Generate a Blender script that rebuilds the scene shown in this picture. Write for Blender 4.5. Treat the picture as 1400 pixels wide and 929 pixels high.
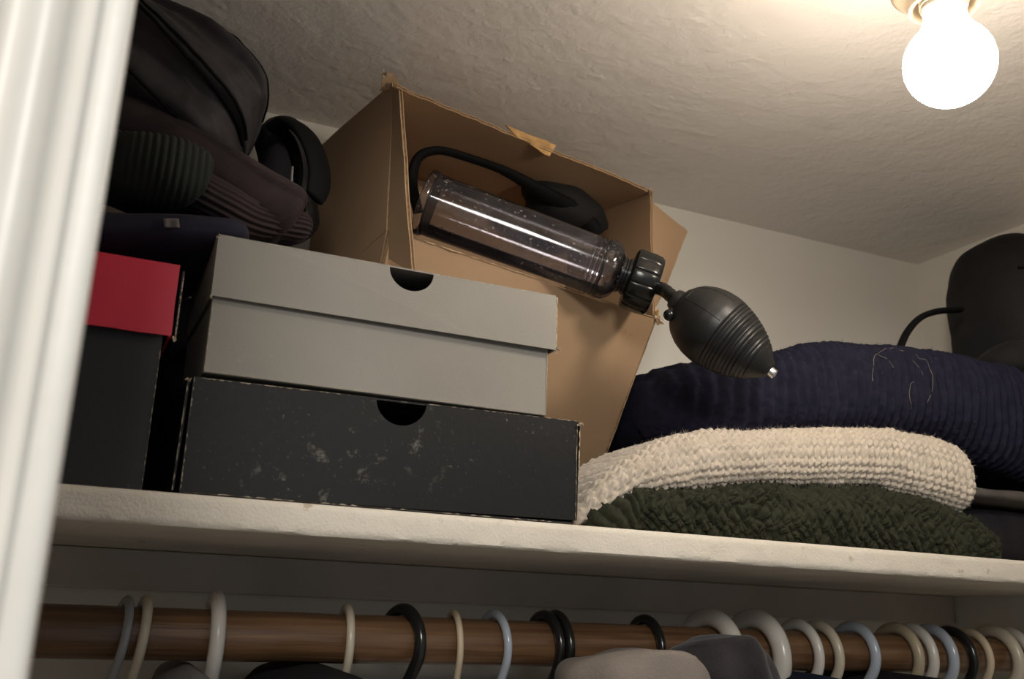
import bpy, bmesh, math, random
import numpy as np
from mathutils import Vector, Matrix, noise

for o in list(bpy.data.objects):
    bpy.data.objects.remove(o, do_unlink=True)
SC = bpy.context.scene
COL = SC.collection
R = math.radians
rng = random.Random(7)

# ------------------------------------------------------------------ camera
F_PX = 1350.0
CAM_LOC = Vector((0.0, -0.785, 1.668))
AX_R = Vector((0.90714577, -0.41930259, 0.03566345))      # image right, in the room
AX_D = Vector((0.14499701, 0.2318841, -0.9618761))        # image down
AX_F = Vector((0.39504735, 0.87773293, 0.2711503))        # view direction
cam = bpy.data.cameras.new('camera')
cam.sensor_width = 36.0
cam.lens = F_PX / 1400.0 * 36.0
cam.clip_start = 0.01
cam.dof.use_dof = True
cam.dof.focus_distance = 0.98
cam.dof.aperture_fstop = 8.5
camo = bpy.data.objects.new('camera', cam)
M = Matrix((AX_R, -AX_D, -AX_F)).transposed().to_4x4()
M.translation = CAM_LOC
camo.matrix_world = M
COL.objects.link(camo)
SC.camera = camo

# ------------------------------------------------------------------ world, hall lamp, exposure
SC.view_settings.view_transform = 'Standard'
SC.view_settings.look = 'None'
SC.view_settings.gamma = 1.0
SC.view_settings.use_curve_mapping = False
SC.view_settings.exposure = 0.0
BULB_STRENGTH = 86.0
HALL_POWER = 22.0
world = bpy.data.worlds.new('world')
SC.world = world
world.use_nodes = True
world.node_tree.nodes['Background'].inputs[0].default_value = (0.90, 0.95, 1.0, 1)
world.node_tree.nodes['Background'].inputs[1].default_value = 0.26
hl = bpy.data.lights.new('hall_lamp', 'AREA')             # the room's ceiling lamp behind the camera
hl.shape = 'DISK'
hl.size = 0.5
hl.energy = HALL_POWER
hl.color = (1.0, 0.95, 0.87)
hlo = bpy.data.objects.new('hall_lamp', hl)
hlo.location = (-0.35, -1.75, 2.38)
hlo.rotation_euler = (R(38), 0, R(-6))
COL.objects.link(hlo)

# ------------------------------------------------------------------ closet measures (metres)
SHELF_Z = 1.750
SHELF_T = 0.0255
Y_BACK = 0.385
Z_CEIL = 2.278
X_RIGHT = 1.286
X_LEFT = -0.42
Y_FRONT = -0.335
BULB = (0.626, -0.266)
ROD_Y, ROD_Z, ROD_R = 0.175, 1.643, 0.0225

def at(px, py, y):
    """point of the closet at depth y that shows at a pixel of the 1400x929 photograph"""
    d = AX_R * (px - 700.0) + AX_D * (py - 464.5) + AX_F * F_PX
    return CAM_LOC + d * ((y - CAM_LOC.y) / d.y)

# ------------------------------------------------------------------ materials
def mat(name, base, rough=0.6, spec=0.5, metal=0.0, var=None, vscale=20.0, vamt=0.5, bump=0.0, bscale=200.0,
        bump2=0.0, b2scale=40.0, sheen=0.0, coat=0.0, bdist=0.002, vdetail=5.0, stretch=None):
    m = bpy.data.materials.new(name)
    m.use_nodes = True
    nt = m.node_tree
    p = nt.nodes['Principled BSDF']
    p.inputs['Base Color'].default_value = (*base, 1)
    p.inputs['Roughness'].default_value = rough
    p.inputs['Specular IOR Level'].default_value = spec
    p.inputs['Metallic'].default_value = metal
    p.inputs['Sheen Weight'].default_value = sheen
    p.inputs['Coat Weight'].default_value = coat
    tc = nt.nodes.new('ShaderNodeTexCoord')
    src = tc.outputs['Object']
    if stretch:
        mp = nt.nodes.new('ShaderNodeMapping')
        mp.inputs['Scale'].default_value = stretch
        nt.links.new(src, mp.inputs['Vector'])
        src = mp.outputs['Vector']
    m['_src'] = 0
    if var is not None:
        n = nt.nodes.new('ShaderNodeTexNoise')
        n.inputs['Scale'].default_value = vscale
        n.inputs['Detail'].default_value = vdetail
        nt.links.new(src, n.inputs['Vector'])
        r = nt.nodes.new('ShaderNodeValToRGB')
        r.color_ramp.elements[0].position = 0.5 - 0.5 * vamt * 0.6
        r.color_ramp.elements[1].position = 0.5 + 0.5 * vamt * 0.6
        r.color_ramp.elements[0].color = (*base, 1)
        r.color_ramp.elements[1].color = (*var, 1)
        nt.links.new(n.outputs['Fac'], r.inputs['Fac'])
        nt.links.new(r.outputs['Color'], p.inputs['Base Color'])
    last = None
    for amt, sc in ((bump, bscale), (bump2, b2scale)):
        if amt > 0:
            n = nt.nodes.new('ShaderNodeTexNoise')
            n.inputs['Scale'].default_value = sc
            n.inputs['Detail'].default_value = 4.0
            nt.links.new(src, n.inputs['Vector'])
            b = nt.nodes.new('ShaderNodeBump')
            b.inputs['Strength'].default_value = amt
            b.inputs['Distance'].default_value = bdist
            nt.links.new(n.outputs['Fac'], b.inputs['Height'])
            if last:
                nt.links.new(last.outputs['Normal'], b.inputs['Normal'])
            last = b
    if last:
        nt.links.new(last.outputs['Normal'], p.inputs['Normal'])
    return m

def add_speckle(m, col, scale=60.0, thr=0.68, soft=0.05, mask_scale=6.0, mask_lo=0.5, stretch=(1, 1, 1), amt=1.0):
    """small lighter or darker scuffs over the base colour"""
    nt = m.node_tree
    p = nt.nodes['Principled BSDF']
    tc = nt.nodes.new('ShaderNodeTexCoord')
    mp = nt.nodes.new('ShaderNodeMapping')
    mp.inputs['Scale'].default_value = stretch
    nt.links.new(tc.outputs['Object'], mp.inputs['Vector'])
    n = nt.nodes.new('ShaderNodeTexNoise')
    n.inputs['Scale'].default_value = scale
    n.inputs['Detail'].default_value = 8
    n.inputs['Roughness'].default_value = 0.65
    nt.links.new(mp.outputs['Vector'], n.inputs['Vector'])
    k = nt.nodes.new('ShaderNodeTexNoise')
    k.inputs['Scale'].default_value = mask_scale
    k.inputs['Detail'].default_value = 2
    nt.links.new(tc.outputs['Object'], k.inputs['Vector'])
    r1 = nt.nodes.new('ShaderNodeMapRange')
    r1.inputs['From Min'].default_value = thr
    r1.inputs['From Max'].default_value = thr + soft
    nt.links.new(n.outputs['Fac'], r1.inputs['Value'])
    r2 = nt.nodes.new('ShaderNodeMapRange')
    r2.inputs['From Min'].default_value = mask_lo
    r2.inputs['From Max'].default_value = mask_lo + 0.18
    r2.inputs['To Max'].default_value = amt
    nt.links.new(k.outputs['Fac'], r2.inputs['Value'])
    mu = nt.nodes.new('ShaderNodeMath')
    mu.operation = 'MULTIPLY'
    nt.links.new(r1.outputs['Result'], mu.inputs[0])
    nt.links.new(r2.outputs['Result'], mu.inputs[1])
    mx = nt.nodes.new('ShaderNodeMix')
    mx.data_type = 'RGBA'
    nt.links.new(mu.outputs[0], mx.inputs['Factor'])
    inp = p.inputs['Base Color']
    if inp.is_linked:
        nt.links.new(inp.links[0].from_socket, mx.inputs['A'])
    else:
        mx.inputs['A'].default_value = inp.default_value
    mx.inputs['B'].default_value = (*col, 1)
    nt.links.new(mx.outputs['Result'], inp)
    return m

def plaster(name, base, var, strength, scale):
    m = mat(name, base, rough=0.85, spec=0.2, var=var, vscale=3.0, vamt=1.0)
    nt = m.node_tree
    p = nt.nodes['Principled BSDF']
    tc = nt.nodes.new('ShaderNodeTexCoord')
    last = None
    for sc, st, dist, det in ((scale, strength, 0.006, 5.0), (scale * 3.3, strength * 0.8, 0.003, 3.0), (scale * 12, strength * 0.5, 0.0008, 2.0)):
        n = nt.nodes.new('ShaderNodeTexNoise')
        n.inputs['Scale'].default_value = sc
        n.inputs['Detail'].default_value = det
        n.inputs['Distortion'].default_value = 0.4
        nt.links.new(tc.outputs['Object'], n.inputs['Vector'])
        b = nt.nodes.new('ShaderNodeBump')
        b.inputs['Strength'].default_value = st
        b.inputs['Distance'].default_value = dist
        nt.links.new(n.outputs['Fac'], b.inputs['Height'])
        if last:
            nt.links.new(last.outputs['Normal'], b.inputs['Normal'])
        last = b
    n = nt.nodes.new('ShaderNodeTexNoise')                 # stray raised specks
    n.inputs['Scale'].default_value = scale * 2.6
    n.inputs['Detail'].default_value = 2.0
    nt.links.new(tc.outputs['Object'], n.inputs['Vector'])
    mr = nt.nodes.new('ShaderNodeMapRange')
    mr.inputs['From Min'].default_value = 0.60
    mr.inputs['From Max'].default_value = 0.78
    nt.links.new(n.outputs['Fac'], mr.inputs['Value'])
    b = nt.nodes.new('ShaderNodeBump')
    b.inputs['Strength'].default_value = strength * 0.45
    b.inputs['Distance'].default_value = 0.0025
    nt.links.new(mr.outputs['Result'], b.inputs['Height'])
    nt.links.new(last.outputs['Normal'], b.inputs['Normal'])
    last = b
    nt.links.new(last.outputs['Normal'], p.inputs['Normal'])
    return m

MT = {}
MT['ceiling'] = plaster('ceiling_plaster', (0.84, 0.795, 0.74), (0.88, 0.835, 0.78), 0.42, 20)
MT['wall'] = plaster('wall_paint', (0.74, 0.715, 0.655), (0.78, 0.755, 0.695), 0.14, 16)
MT['floor'] = mat('floor_boards', (0.25, 0.16, 0.09), 0.5, var=(0.32, 0.21, 0.12), vscale=6, bump=0.1)
MT['casing'] = mat('casing_gloss_paint', (0.80, 0.78, 0.73), 0.38, var=(0.72, 0.70, 0.65), vscale=18, vamt=1.0, bump=0.3, bscale=60, bdist=0.001)
MT['shelf'] = mat('shelf_paint', (0.74, 0.69, 0.60), 0.55, var=(0.64, 0.585, 0.50), vscale=14, vamt=0.9, bump=0.45, bscale=55, bdist=0.003, bump2=0.25, b2scale=420)
add_speckle(MT['shelf'], (0.30, 0.20, 0.11), 70, 0.60, 0.05, 9, 0.5, amt=0.7)
MT['cleat'] = mat('cleat_paint', (0.55, 0.51, 0.45), 0.6, var=(0.48, 0.45, 0.40), vscale=10)
MT['rod'] = mat('rod_wood', (0.065, 0.030, 0.014), 0.36, var=(0.22, 0.12, 0.058), vscale=150, vamt=0.9, bump=0.35, bscale=260, stretch=(0.045, 1, 1), coat=0.15, vdetail=7)
MT['card_grey'] = mat('grey_board', (0.245, 0.23, 0.205), 0.62, 0.3, var=(0.28, 0.265, 0.235), vscale=10, vamt=0.9, bump=0.08, bscale=400)
add_speckle(MT['card_grey'], (0.50, 0.46, 0.40), 90, 0.64, 0.05, 14, 0.5, amt=0.5)
MT['card_black'] = mat('black_board', (0.0062, 0.0062, 0.0065), 0.5, 0.32, var=(0.011, 0.0105, 0.0100), vscale=8, vamt=0.8, bump=0.15, bscale=120)
add_speckle(MT['card_black'], (0.27, 0.25, 0.22), 75, 0.58, 0.10, 8, 0.50, amt=0.5)
add_speckle(MT['card_black'], (0.20, 0.18, 0.155), 260, 0.62, 0.05, 22, 0.47, amt=0.6)
MT['card_black_plain'] = mat('black_board_plain', (0.014, 0.0145, 0.0145), 0.5, 0.4, var=(0.020, 0.020, 0.0195), vscale=12, bump=0.1, bscale=200)
add_speckle(MT['card_black_plain'], (0.16, 0.15, 0.13), 110, 0.64, 0.05, 12, 0.54, amt=0.5)
MT['card_red'] = mat('red_paper', (0.60, 0.022, 0.052), 0.42, 0.5, var=(0.52, 0.019, 0.044), vscale=9, bump=0.08, bscale=160)
add_speckle(MT['card_red'], (0.55, 0.22, 0.2), 70, 0.64, 0.05, 13, 0.54, amt=0.5)
MT['card_in'] = mat('raw_board_inside', (0.30, 0.25, 0.19), 0.8, 0.2, var=(0.24, 0.20, 0.15), vscale=40)
MT['torn'] = mat('torn_paper', (0.55, 0.46, 0.35), 0.9, 0.1, var=(0.38, 0.31, 0.23), vscale=120)
MT['kraft'] = mat('kraft_board', (0.39, 0.26, 0.155), 0.68, 0.3, var=(0.33, 0.215, 0.125), vscale=9, vamt=1.0, bump=0.22, bscale=60, bdist=0.001, bump2=0.1, b2scale=500)
add_speckle(MT['kraft'], (0.20, 0.115, 0.06), 60, 0.62, 0.06, 10, 0.5, amt=0.5)
MT['kraft_core'] = mat('kraft_flutes', (0.16, 0.095, 0.05), 0.9, 0.1, var=(0.34, 0.22, 0.12), vscale=260, vamt=0.6)
MT['torn_kraft_edge'] = mat('kraft_rubbed', (0.44, 0.31, 0.20), 0.8, 0.1, var=(0.34, 0.23, 0.14), vscale=150)
MT['kraft_torn'] = mat('kraft_torn', (0.60, 0.36, 0.15), 0.85, 0.1, var=(0.40, 0.24, 0.10), vscale=90)
MT['black_plastic'] = mat('black_plastic', (0.006, 0.0065, 0.0065), 0.22, 0.45, bump=0.05, bscale=300)
MT['black_rubber'] = mat('black_rubber', (0.008, 0.0085, 0.0085), 0.40, 0.42, var=(0.013, 0.013, 0.013), vscale=30, bump=0.05, bscale=300)
MT['metal'] = mat('valve_metal', (0.75, 0.74, 0.72), 0.25, metal=1.0)
MT['porcelain'] = mat('porcelain', (0.36, 0.285, 0.20), 0.35, 0.4, var=(0.33, 0.265, 0.19), vscale=20)
MT['socket'] = mat('socket_metal', (0.55, 0.50, 0.42), 0.35, metal=0.6)
MT['bag'] = mat('bag_cloth', (0.017, 0.0155, 0.018), 0.72, 0.35, var=(0.037, 0.032, 0.034), vscale=14, vamt=1.0, bump=0.4, bscale=700, bdist=0.0006, sheen=0.03)
add_speckle(MT['bag'], (0.12, 0.10, 0.10), 140, 0.64, 0.06, 16, 0.52, amt=0.4)
MT['bag_navy'] = mat('navy_cloth', (0.011, 0.010, 0.022), 0.8, 0.25, var=(0.018, 0.017, 0.031), vscale=18, bump=0.4, bscale=800, bdist=0.0006, sheen=0.02)
add_speckle(MT['bag_navy'], (0.16, 0.14, 0.15), 150, 0.64, 0.05, 20, 0.55, amt=0.4)
MT['bag_green'] = mat('blackgreen_knit', (0.014, 0.017, 0.0145), 0.85, 0.2, var=(0.022, 0.026, 0.022), vscale=30, bump=0.3, bscale=600, bdist=0.0006, sheen=0.03)
MT['bag_plum'] = mat('plum_knit', (0.020, 0.0145, 0.015), 0.85, 0.2, var=(0.040, 0.026, 0.027), vscale=22, bump=0.3, bscale=600, bdist=0.0006, sheen=0.03)
MT['strap'] = mat('strap_webbing', (0.003, 0.003, 0.0034), 0.75, 0.15, bump=0.4, bscale=500, bdist=0.0006)
MT['bag_right'] = mat('bag_black_cloth', (0.0075, 0.0075, 0.008), 0.8, 0.25, var=(0.012, 0.0115, 0.0115), vscale=12, bump=0.35, bscale=600, bdist=0.0006, sheen=0.01)
MT['knit_navy'] = mat('navy_wool', (0.010, 0.0102, 0.020), 0.92, 0.08, var=(0.022, 0.022, 0.039), vscale=90, vamt=1.0, bump=0.35, bscale=900, bdist=0.0006, sheen=0.0)
add_speckle(MT['knit_navy'], (0.16, 0.15, 0.15), 170, 0.655, 0.04, 30, 0.5, amt=0.6)
MT['knit_cream'] = mat('cream_wool', (0.60, 0.53, 0.445), 0.95, 0.1, var=(0.50, 0.43, 0.35), vscale=60, vamt=0.9, bump=0.6, bscale=700, bdist=0.001, sheen=0.3)
MT['knit_green'] = mat('green_wool', (0.042, 0.043, 0.026), 0.95, 0.1, var=(0.022, 0.024, 0.015), vscale=70, vamt=0.9, bump=0.6, bscale=800, bdist=0.001, sheen=0.05)
MT['tag'] = mat('worn_tag', (0.20, 0.175, 0.17), 0.85, 0.2, var=(0.07, 0.06, 0.06), vscale=160, vamt=0.6)
MT['thread'] = mat('pale_thread', (0.30, 0.26, 0.21), 0.9, 0.1)
MT['fold_dark'] = mat('dark_folded_cloth', (0.015, 0.014, 0.018), 0.9, 0.1, var=(0.022, 0.02, 0.024), vscale=30, bump=0.4, bscale=500)
MT['fold_grey'] = mat('grey_folded_cloth', (0.11, 0.10, 0.092), 0.9, 0.1, var=(0.085, 0.078, 0.07), vscale=30, bump=0.4, bscale=500)
MT['beige_cloth'] = mat('beige_fleece', (0.24, 0.205, 0.18), 0.95, 0.1, var=(0.20, 0.175, 0.155), vscale=20, bump=0.4, bscale=500, sheen=0.05)
MT['grey_velvet'] = mat('grey_velvet', (0.016, 0.0145, 0.017), 0.85, 0.2, var=(0.036, 0.032, 0.035), vscale=25, bump=0.3, bscale=400, sheen=0.15)
MT['black_cloth'] = mat('black_garment', (0.010, 0.010, 0.012), 0.9, 0.2, bump=0.3, bscale=400)
MT['blue_cloth'] = mat('blue_garment', (0.008, 0.013, 0.030), 0.9, 0.2, bump=0.3, bscale=400)
MT['shirt_grey'] = mat('grey_garment', (0.25, 0.24, 0.235), 0.9, 0.2, var=(0.2, 0.19, 0.19), vscale=20, bump=0.3, bscale=400)

def plastic(name, c, rough=0.28, trans=0.0):
    m = mat(name, c, rough, 0.5, bump=0.05, bscale=150)
    p = m.node_tree.nodes['Principled BSDF']
    p.inputs['Transmission Weight'].default_value = trans
    p.inputs['Subsurface Weight'].default_value = 0.0
    return m
HM = dict(clear=plastic('hanger_clear_grey', (0.42, 0.43, 0.45), 0.2, 0.35), cream=plastic('hanger_cream', (0.52, 0.46, 0.36)),
          white=plastic('hanger_white', (0.60, 0.57, 0.52)), black=plastic('hanger_black', (0.012, 0.012, 0.012), 0.2),
          bluegrey=plastic('hanger_bluegrey', (0.48, 0.53, 0.60), 0.2, 0.2), frost=plastic('hanger_frosted', (0.66, 0.62, 0.56), 0.25, 0.15),
          tan=plastic('hanger_tan', (0.42, 0.35, 0.24)), wire=plastic('hanger_paper_wire', (0.58, 0.47, 0.33), 0.5))

def clear_plastic():
    m = bpy.data.materials.new('clear_tinted_plastic')
    m.use_nodes = True
    nt = m.node_tree
    nt.nodes.clear()
    out = nt.nodes.new('ShaderNodeOutputMaterial')
    tr = nt.nodes.new('ShaderNodeBsdfTransparent')
    tr.inputs[0].default_value = (0.86, 0.845, 0.855, 1)
    gl = nt.nodes.new('ShaderNodeBsdfGlossy')
    gl.inputs['Color'].default_value = (0.95, 0.95, 1.0, 1)
    df = nt.nodes.new('ShaderNodeBsdfDiffuse')
    df.inputs[0].default_value = (0.30, 0.27, 0.27, 1)
    tc = nt.nodes.new('ShaderNodeTexCoord')
    n = nt.nodes.new('ShaderNodeTexNoise')
    n.inputs['Scale'].default_value = 28
    n.inputs['Detail'].default_value = 6
    nt.links.new(tc.outputs['Object'], n.inputs['Vector'])
    n2 = nt.nodes.new('ShaderNodeTexNoise')
    n2.inputs['Scale'].default_value = 230
    n2.inputs['Detail'].default_value = 3
    nt.links.new(tc.outputs['Object'], n2.inputs['Vector'])
    mr = nt.nodes.new('ShaderNodeMapRange')
    mr.inputs['From Min'].default_value = 0.45
    mr.inputs['From Max'].default_value = 0.75
    mr.inputs['To Min'].default_value = 0.01
    mr.inputs['To Max'].default_value = 0.09
    nt.links.new(n.outputs['Fac'], mr.inputs['Value'])
    ms = nt.nodes.new('ShaderNodeMapRange')                # dust specks
    ms.inputs['From Min'].default_value = 0.64
    ms.inputs['From Max'].default_value = 0.69
    ms.inputs['To Max'].default_value = 0.6
    nt.links.new(n2.outputs['Fac'], ms.inputs['Value'])
    ad = nt.nodes.new('ShaderNodeMath')
    ad.operation = 'ADD'
    ad.use_clamp = True
    nt.links.new(mr.outputs['Result'], ad.inputs[0])
    nt.links.new(ms.outputs['Result'], ad.inputs[1])
    m1 = nt.nodes.new('ShaderNodeMixShader')
    nt.links.new(ad.outputs[0], m1.inputs[0])
    nt.links.new(tr.outputs[0], m1.inputs[1])
    nt.links.new(df.outputs[0], m1.inputs[2])
    rg = nt.nodes.new('ShaderNodeMapRange')
    rg.inputs['To Min'].default_value = 0.04
    rg.inputs['To Max'].default_value = 0.16
    nt.links.new(n.outputs['Fac'], rg.inputs['Value'])
    nt.links.new(rg.outputs['Result'], gl.inputs['Roughness'])
    fr = nt.nodes.new('ShaderNodeFresnel')
    fr.inputs['IOR'].default_value = 1.5
    m2 = nt.nodes.new('ShaderNodeMixShader')
    nt.links.new(fr.outputs[0], m2.inputs[0])
    nt.links.new(m1.outputs[0], m2.inputs[1])
    nt.links.new(gl.outputs[0], m2.inputs[2])
    nt.links.new(m2.outputs[0], out.inputs['Surface'])
    return m
MT['clear'] = clear_plastic()

def emission(name, col, s):
    m = bpy.data.materials.new(name)
    m.use_nodes = True
    p = m.node_tree.nodes['Principled BSDF']
    p.inputs['Base Color'].default_value = (0.9, 0.9, 0.9, 1)
    p.inputs['Emission Color'].default_value = (*col, 1)
    p.inputs['Emission Strength'].default_value = s
    return m
MT['bulb_neck'] = emission('bulb_neck', (1.0, 0.87, 0.66), 1.2)
MT['bulb'] = emission('lit_bulb', (1.0, 0.87, 0.72), BULB_STRENGTH)

# ------------------------------------------------------------------ mesh helpers
def obj(name, verts, faces, material, parent=None, smooth=False, mats=None, fmat=None):
    me = bpy.data.meshes.new(name)
    me.from_pydata([tuple(v) for v in verts], [], faces)
    me.materials.append(material)
    if mats:
        for k in mats:
            me.materials.append(k)
        me.polygons.foreach_set('material_index', fmat)
    if smooth:
        me.polygons.foreach_set('use_smooth', [True] * len(me.polygons))
    me.update()
    o = bpy.data.objects.new(name, me)
    COL.objects.link(o)
    if parent is not None:
        o.parent = parent
        if parent.type == 'EMPTY' or parent.parent is not None or True:
            o.matrix_parent_inverse = world_of(parent).inverted()
    return o

def world_of(o):
    m = o.matrix_basis.copy()
    if o.parent is not None:
        m = world_of(o.parent) @ o.matrix_parent_inverse @ m
    return m

def thing(name, label, cat, loc=(0, 0, 0), group=None):
    o = bpy.data.objects.new(name, None)
    o.empty_display_size = 0.02
    COL.objects.link(o)
    o.location = loc
    return tag(o, label, cat, group)

def tag(o, label, cat, group=None):
    o['label'] = label
    o['category'] = cat
    if group:
        o['group'] = group
    return o

def struct(o, label=None):
    o['kind'] = 'structure'
    if label:
        o['label'] = label
    return o

class MB:
    """collects shapes for one mesh"""
    def __init__(s):
        s.v, s.f, s.m = [], [], []
    def add(s, verts, faces, mi=0):
        k = len(s.v)
        s.v += [Vector(p) for p in verts]
        s.f += [[i + k for i in f] for f in faces]
        s.m += [mi] * len(faces)
        return s
    def box(s, a, b, mi=0):
        x0, y0, z0 = a
        x1, y1, z1 = b
        v = [(x0, y0, z0), (x1, y0, z0), (x1, y1, z0), (x0, y1, z0), (x0, y0, z1), (x1, y0, z1), (x1, y1, z1), (x0, y1, z1)]
        return s.add(v, [(0, 3, 2, 1), (4, 5, 6, 7), (0, 1, 5, 4), (1, 2, 6, 5), (2, 3, 7, 6), (3, 0, 4, 7)], mi)
    def tube(s, pts, rad, n=10, cap=True, mi=0, flat=1.0, side=None):
        pts = [Vector(p) for p in pts]
        k = len(pts)
        rr = rad if hasattr(rad, '__len__') else [rad] * k
        t0 = (pts[1] - pts[0]).normalized()
        ref = Vector(side) if side is not None else (Vector((0, 0, 1)) if abs(t0.z) < 0.9 else Vector((0, 1, 0)))
        u = (ref - t0 * ref.dot(t0)).normalized()
        vs, fs = [], []
        for i, p in enumerate(pts):
            t = (pts[min(i + 1, k - 1)] - pts[max(i - 1, 0)]).normalized()
            u = (u - t * u.dot(t)).normalized()
            w = t.cross(u)
            for j in range(n):
                a = 2 * math.pi * j / n
                vs.append(p + u * (math.cos(a) * rr[i]) + w * (math.sin(a) * rr[i] * flat))
        for i in range(k - 1):
            for j in range(n):
                fs.append((i * n + j, i * n + (j + 1) % n, (i + 1) * n + (j + 1) % n, (i + 1) * n + j))
        if cap:
            fs.append(tuple(range(n - 1, -1, -1)))
            fs.append(tuple(range((k - 1) * n, k * n)))
        return s.add(vs, fs, mi)
    def lathe(s, prof, frame, n=40, mi=0, ribs=None):
        """prof: (radius, height) pairs; frame: 4x4 with local z as the axis"""
        vs, fs = [], []
        k = len(prof)
        for i, (r, h) in enumerate(prof):
            for j in range(n):
                a = 2 * math.pi * j / n
                rr = r + (ribs(i, a) if ribs else 0)
                vs.append(frame @ Vector((rr * math.cos(a), rr * math.sin(a), h)))
        for i in range(k - 1):
            for j in range(n):
                fs.append((i * n + j, i * n + (j + 1) % n, (i + 1) * n + (j + 1) % n, (i + 1) * n + j))
        if prof[0][0] > 1e-5:
            fs.append(tuple(range(n - 1, -1, -1)))
        if prof[-1][0] > 1e-5:
            fs.append(tuple(range((k - 1) * n, k * n)))
        return s.add(vs, fs, mi)
    def extrude(s, poly, d, mi=0):
        """closed planar polygon pushed along the vector d"""
        n = len(poly)
        d = Vector(d)
        v = [Vector(p) for p in poly] + [Vector(p) + d for p in poly]
        f = [tuple(range(n - 1, -1, -1)), tuple(range(n, 2 * n))] + [(i, (i + 1) % n, (i + 1) % n + n, i + n) for i in range(n)]
        return s.add(v, f, mi)
    def sheet(s, c, th, n=12, m=12, wob=0.0, buckle=0.0, seed=0, inset=0.0, off=0.0, mi=0, free=(1, 1, 1, 1)):
        """bent sheet over the corners c00,c10,c11,c01 with thickness th, edges slightly uneven"""
        c00, c10, c11, c01 = [Vector(p) for p in c]
        nor = (c10 - c00).cross(c01 - c00).normalized()
        lu = (c10 - c00).length
        lv = (c01 - c00).length
        P = []
        for j in range(m + 1):
            for i in range(n + 1):
                u, v = i / n, j / m
                u = inset / lu + u * (1 - 2 * inset / lu)
                v = inset / lv + v * (1 - 2 * inset / lv)
                if wob:
                    q = noise.noise(Vector((u * lu * 60 + seed, v * lv * 60, seed * 1.7))) + 0.6 * noise.noise(Vector((u * lu * 190 + seed, v * lv * 190, seed * 2.7)))
                    if i == 0 and free[0]: u -= wob * q / lu
                    if i == n and free[1]: u += wob * q / lu
                    if j == 0 and free[2]: v -= wob * q / lv
                    if j == m and free[3]: v += wob * q / lv
                p = (c00 * (1 - u) + c10 * u) * (1 - v) + (c01 * (1 - u) + c11 * u) * v
                if buckle:
                    p = p + nor * buckle * noise.noise(Vector((u * lu * 9 + seed, v * lv * 9, seed * 3.1)))
                P.append(p + nor * off)
        N = len(P)
        vs = P + [p + nor * th for p in P]
        w = n + 1
        fs = []
        for j in range(m):
            for i in range(n):
                a = j * w + i
                fs.append((a, a + w, a + w + 1, a + 1))
                fs.append((N + a, N + a + 1, N + a + w + 1, N + a + w))
        for i in range(n):
            a, b = i, m * w + i
            fs.append((a, a + 1, N + a + 1, N + a))
            fs.append((b + 1, b, N + b, N + b + 1))
        for j in range(m):
            a, b = j * w, j * w + n
            fs.append((a + w, a, N + a, N + a + w))
            fs.append((b, b + w, N + b + w, N + b))
        return s.add(vs, fs, mi)
    def corrugated(s, c, th=0.004, n=24, m=16, wob=0.0012, buckle=0.003, seed=0, free=(1, 1, 1, 1)):
        """two liners with the darker fluted core set back between them"""
        s.sheet(c, th * 0.24, n, m, wob, buckle, seed, 0, 0, 0, free)
        s.sheet(c, th * 0.52, n, m, wob * 0.7, buckle, seed, 0.0012, th * 0.24, 1, free)
        s.sheet(c, th * 0.24, n, m, wob, buckle, seed, 0, th * 0.76, 0, free)
        return s
    def build(s, name, material, parent=None, smooth=False, mats=None):
        return obj(name, s.v, s.f, material, parent, smooth, mats, s.m if mats else None)

def bevel(o, w=0.001, seg=2):
    b = o.modifiers.new('bevel', 'BEVEL')
    b.width = w
    b.segments = seg
    b.limit_method = 'ANGLE'
    return o

def autosmooth(o, ang=35):
    me = o.data
    bm = bmesh.new()
    bm.from_mesh(me)
    for f in bm.faces:
        f.smooth = True
    for e in bm.edges:
        if len(e.link_faces) == 2 and e.calc_face_angle(0) > R(ang):
            e.smooth = False
    bm.to_mesh(me)
    bm.free()
    return o

def frame_to(p0, p1):
    z = (Vector(p1) - Vector(p0)).normalized()
    x = Vector((0, 0, 1)).cross(z).normalized()
    y = z.cross(x)
    m = Matrix((x, y, z)).transposed().to_4x4()
    m.translation = Vector(p0)
    return m

def spline(pts, n):
    """Catmull-Rom through pts"""
    pts = [Vector(p) for p in pts]
    P = [pts[0] * 2 - pts[1]] + pts + [pts[-1] * 2 - pts[-2]]
    out = []
    k = len(pts) - 1
    for i in range(n):
        t = i / (n - 1) * k
        j = min(int(t), k - 1)
        u = t - j
        a, b, c, d = P[j], P[j + 1], P[j + 2], P[j + 3]
        out.append(0.5 * ((2 * b) + (c - a) * u + (2 * a - 5 * b + 4 * c - d) * u * u + (3 * b - a - 3 * c + d) * u ** 3))
    return out

def sm(a, b, x):
    t = max(0.0, min(1.0, (x - a) / (b - a)))
    return t * t * (3 - 2 * t)

def N3(x, y, z):
    return noise.noise(Vector((x, y, z)))

# ------------------------------------------------------------------ the closet
def wall_panel(name, a, b, material, label):
    return struct(MB().box(a, b).build(name, material), label)
wall_panel('wall_back', (X_LEFT - 0.05, Y_BACK, 0), (X_RIGHT + 0.05, Y_BACK + 0.05, Z_CEIL + 0.05), MT['wall'], 'off-white painted back wall of the closet')
wall_panel('wall_right', (X_RIGHT, Y_FRONT - 0.11, 0), (X_RIGHT + 0.05, Y_BACK, Z_CEIL + 0.05), MT['wall'], 'off-white painted right side wall of the closet')
wall_panel('wall_left', (X_LEFT - 0.05, Y_FRONT - 0.11, 0), (X_LEFT, Y_BACK, Z_CEIL + 0.05), MT['wall'], 'off-white painted left side wall of the closet')
wall_panel('ceiling', (X_LEFT, Y_FRONT - 0.11, Z_CEIL), (X_RIGHT, Y_BACK, Z_CEIL + 0.05), MT['ceiling'], 'rough plastered closet ceiling')
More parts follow.
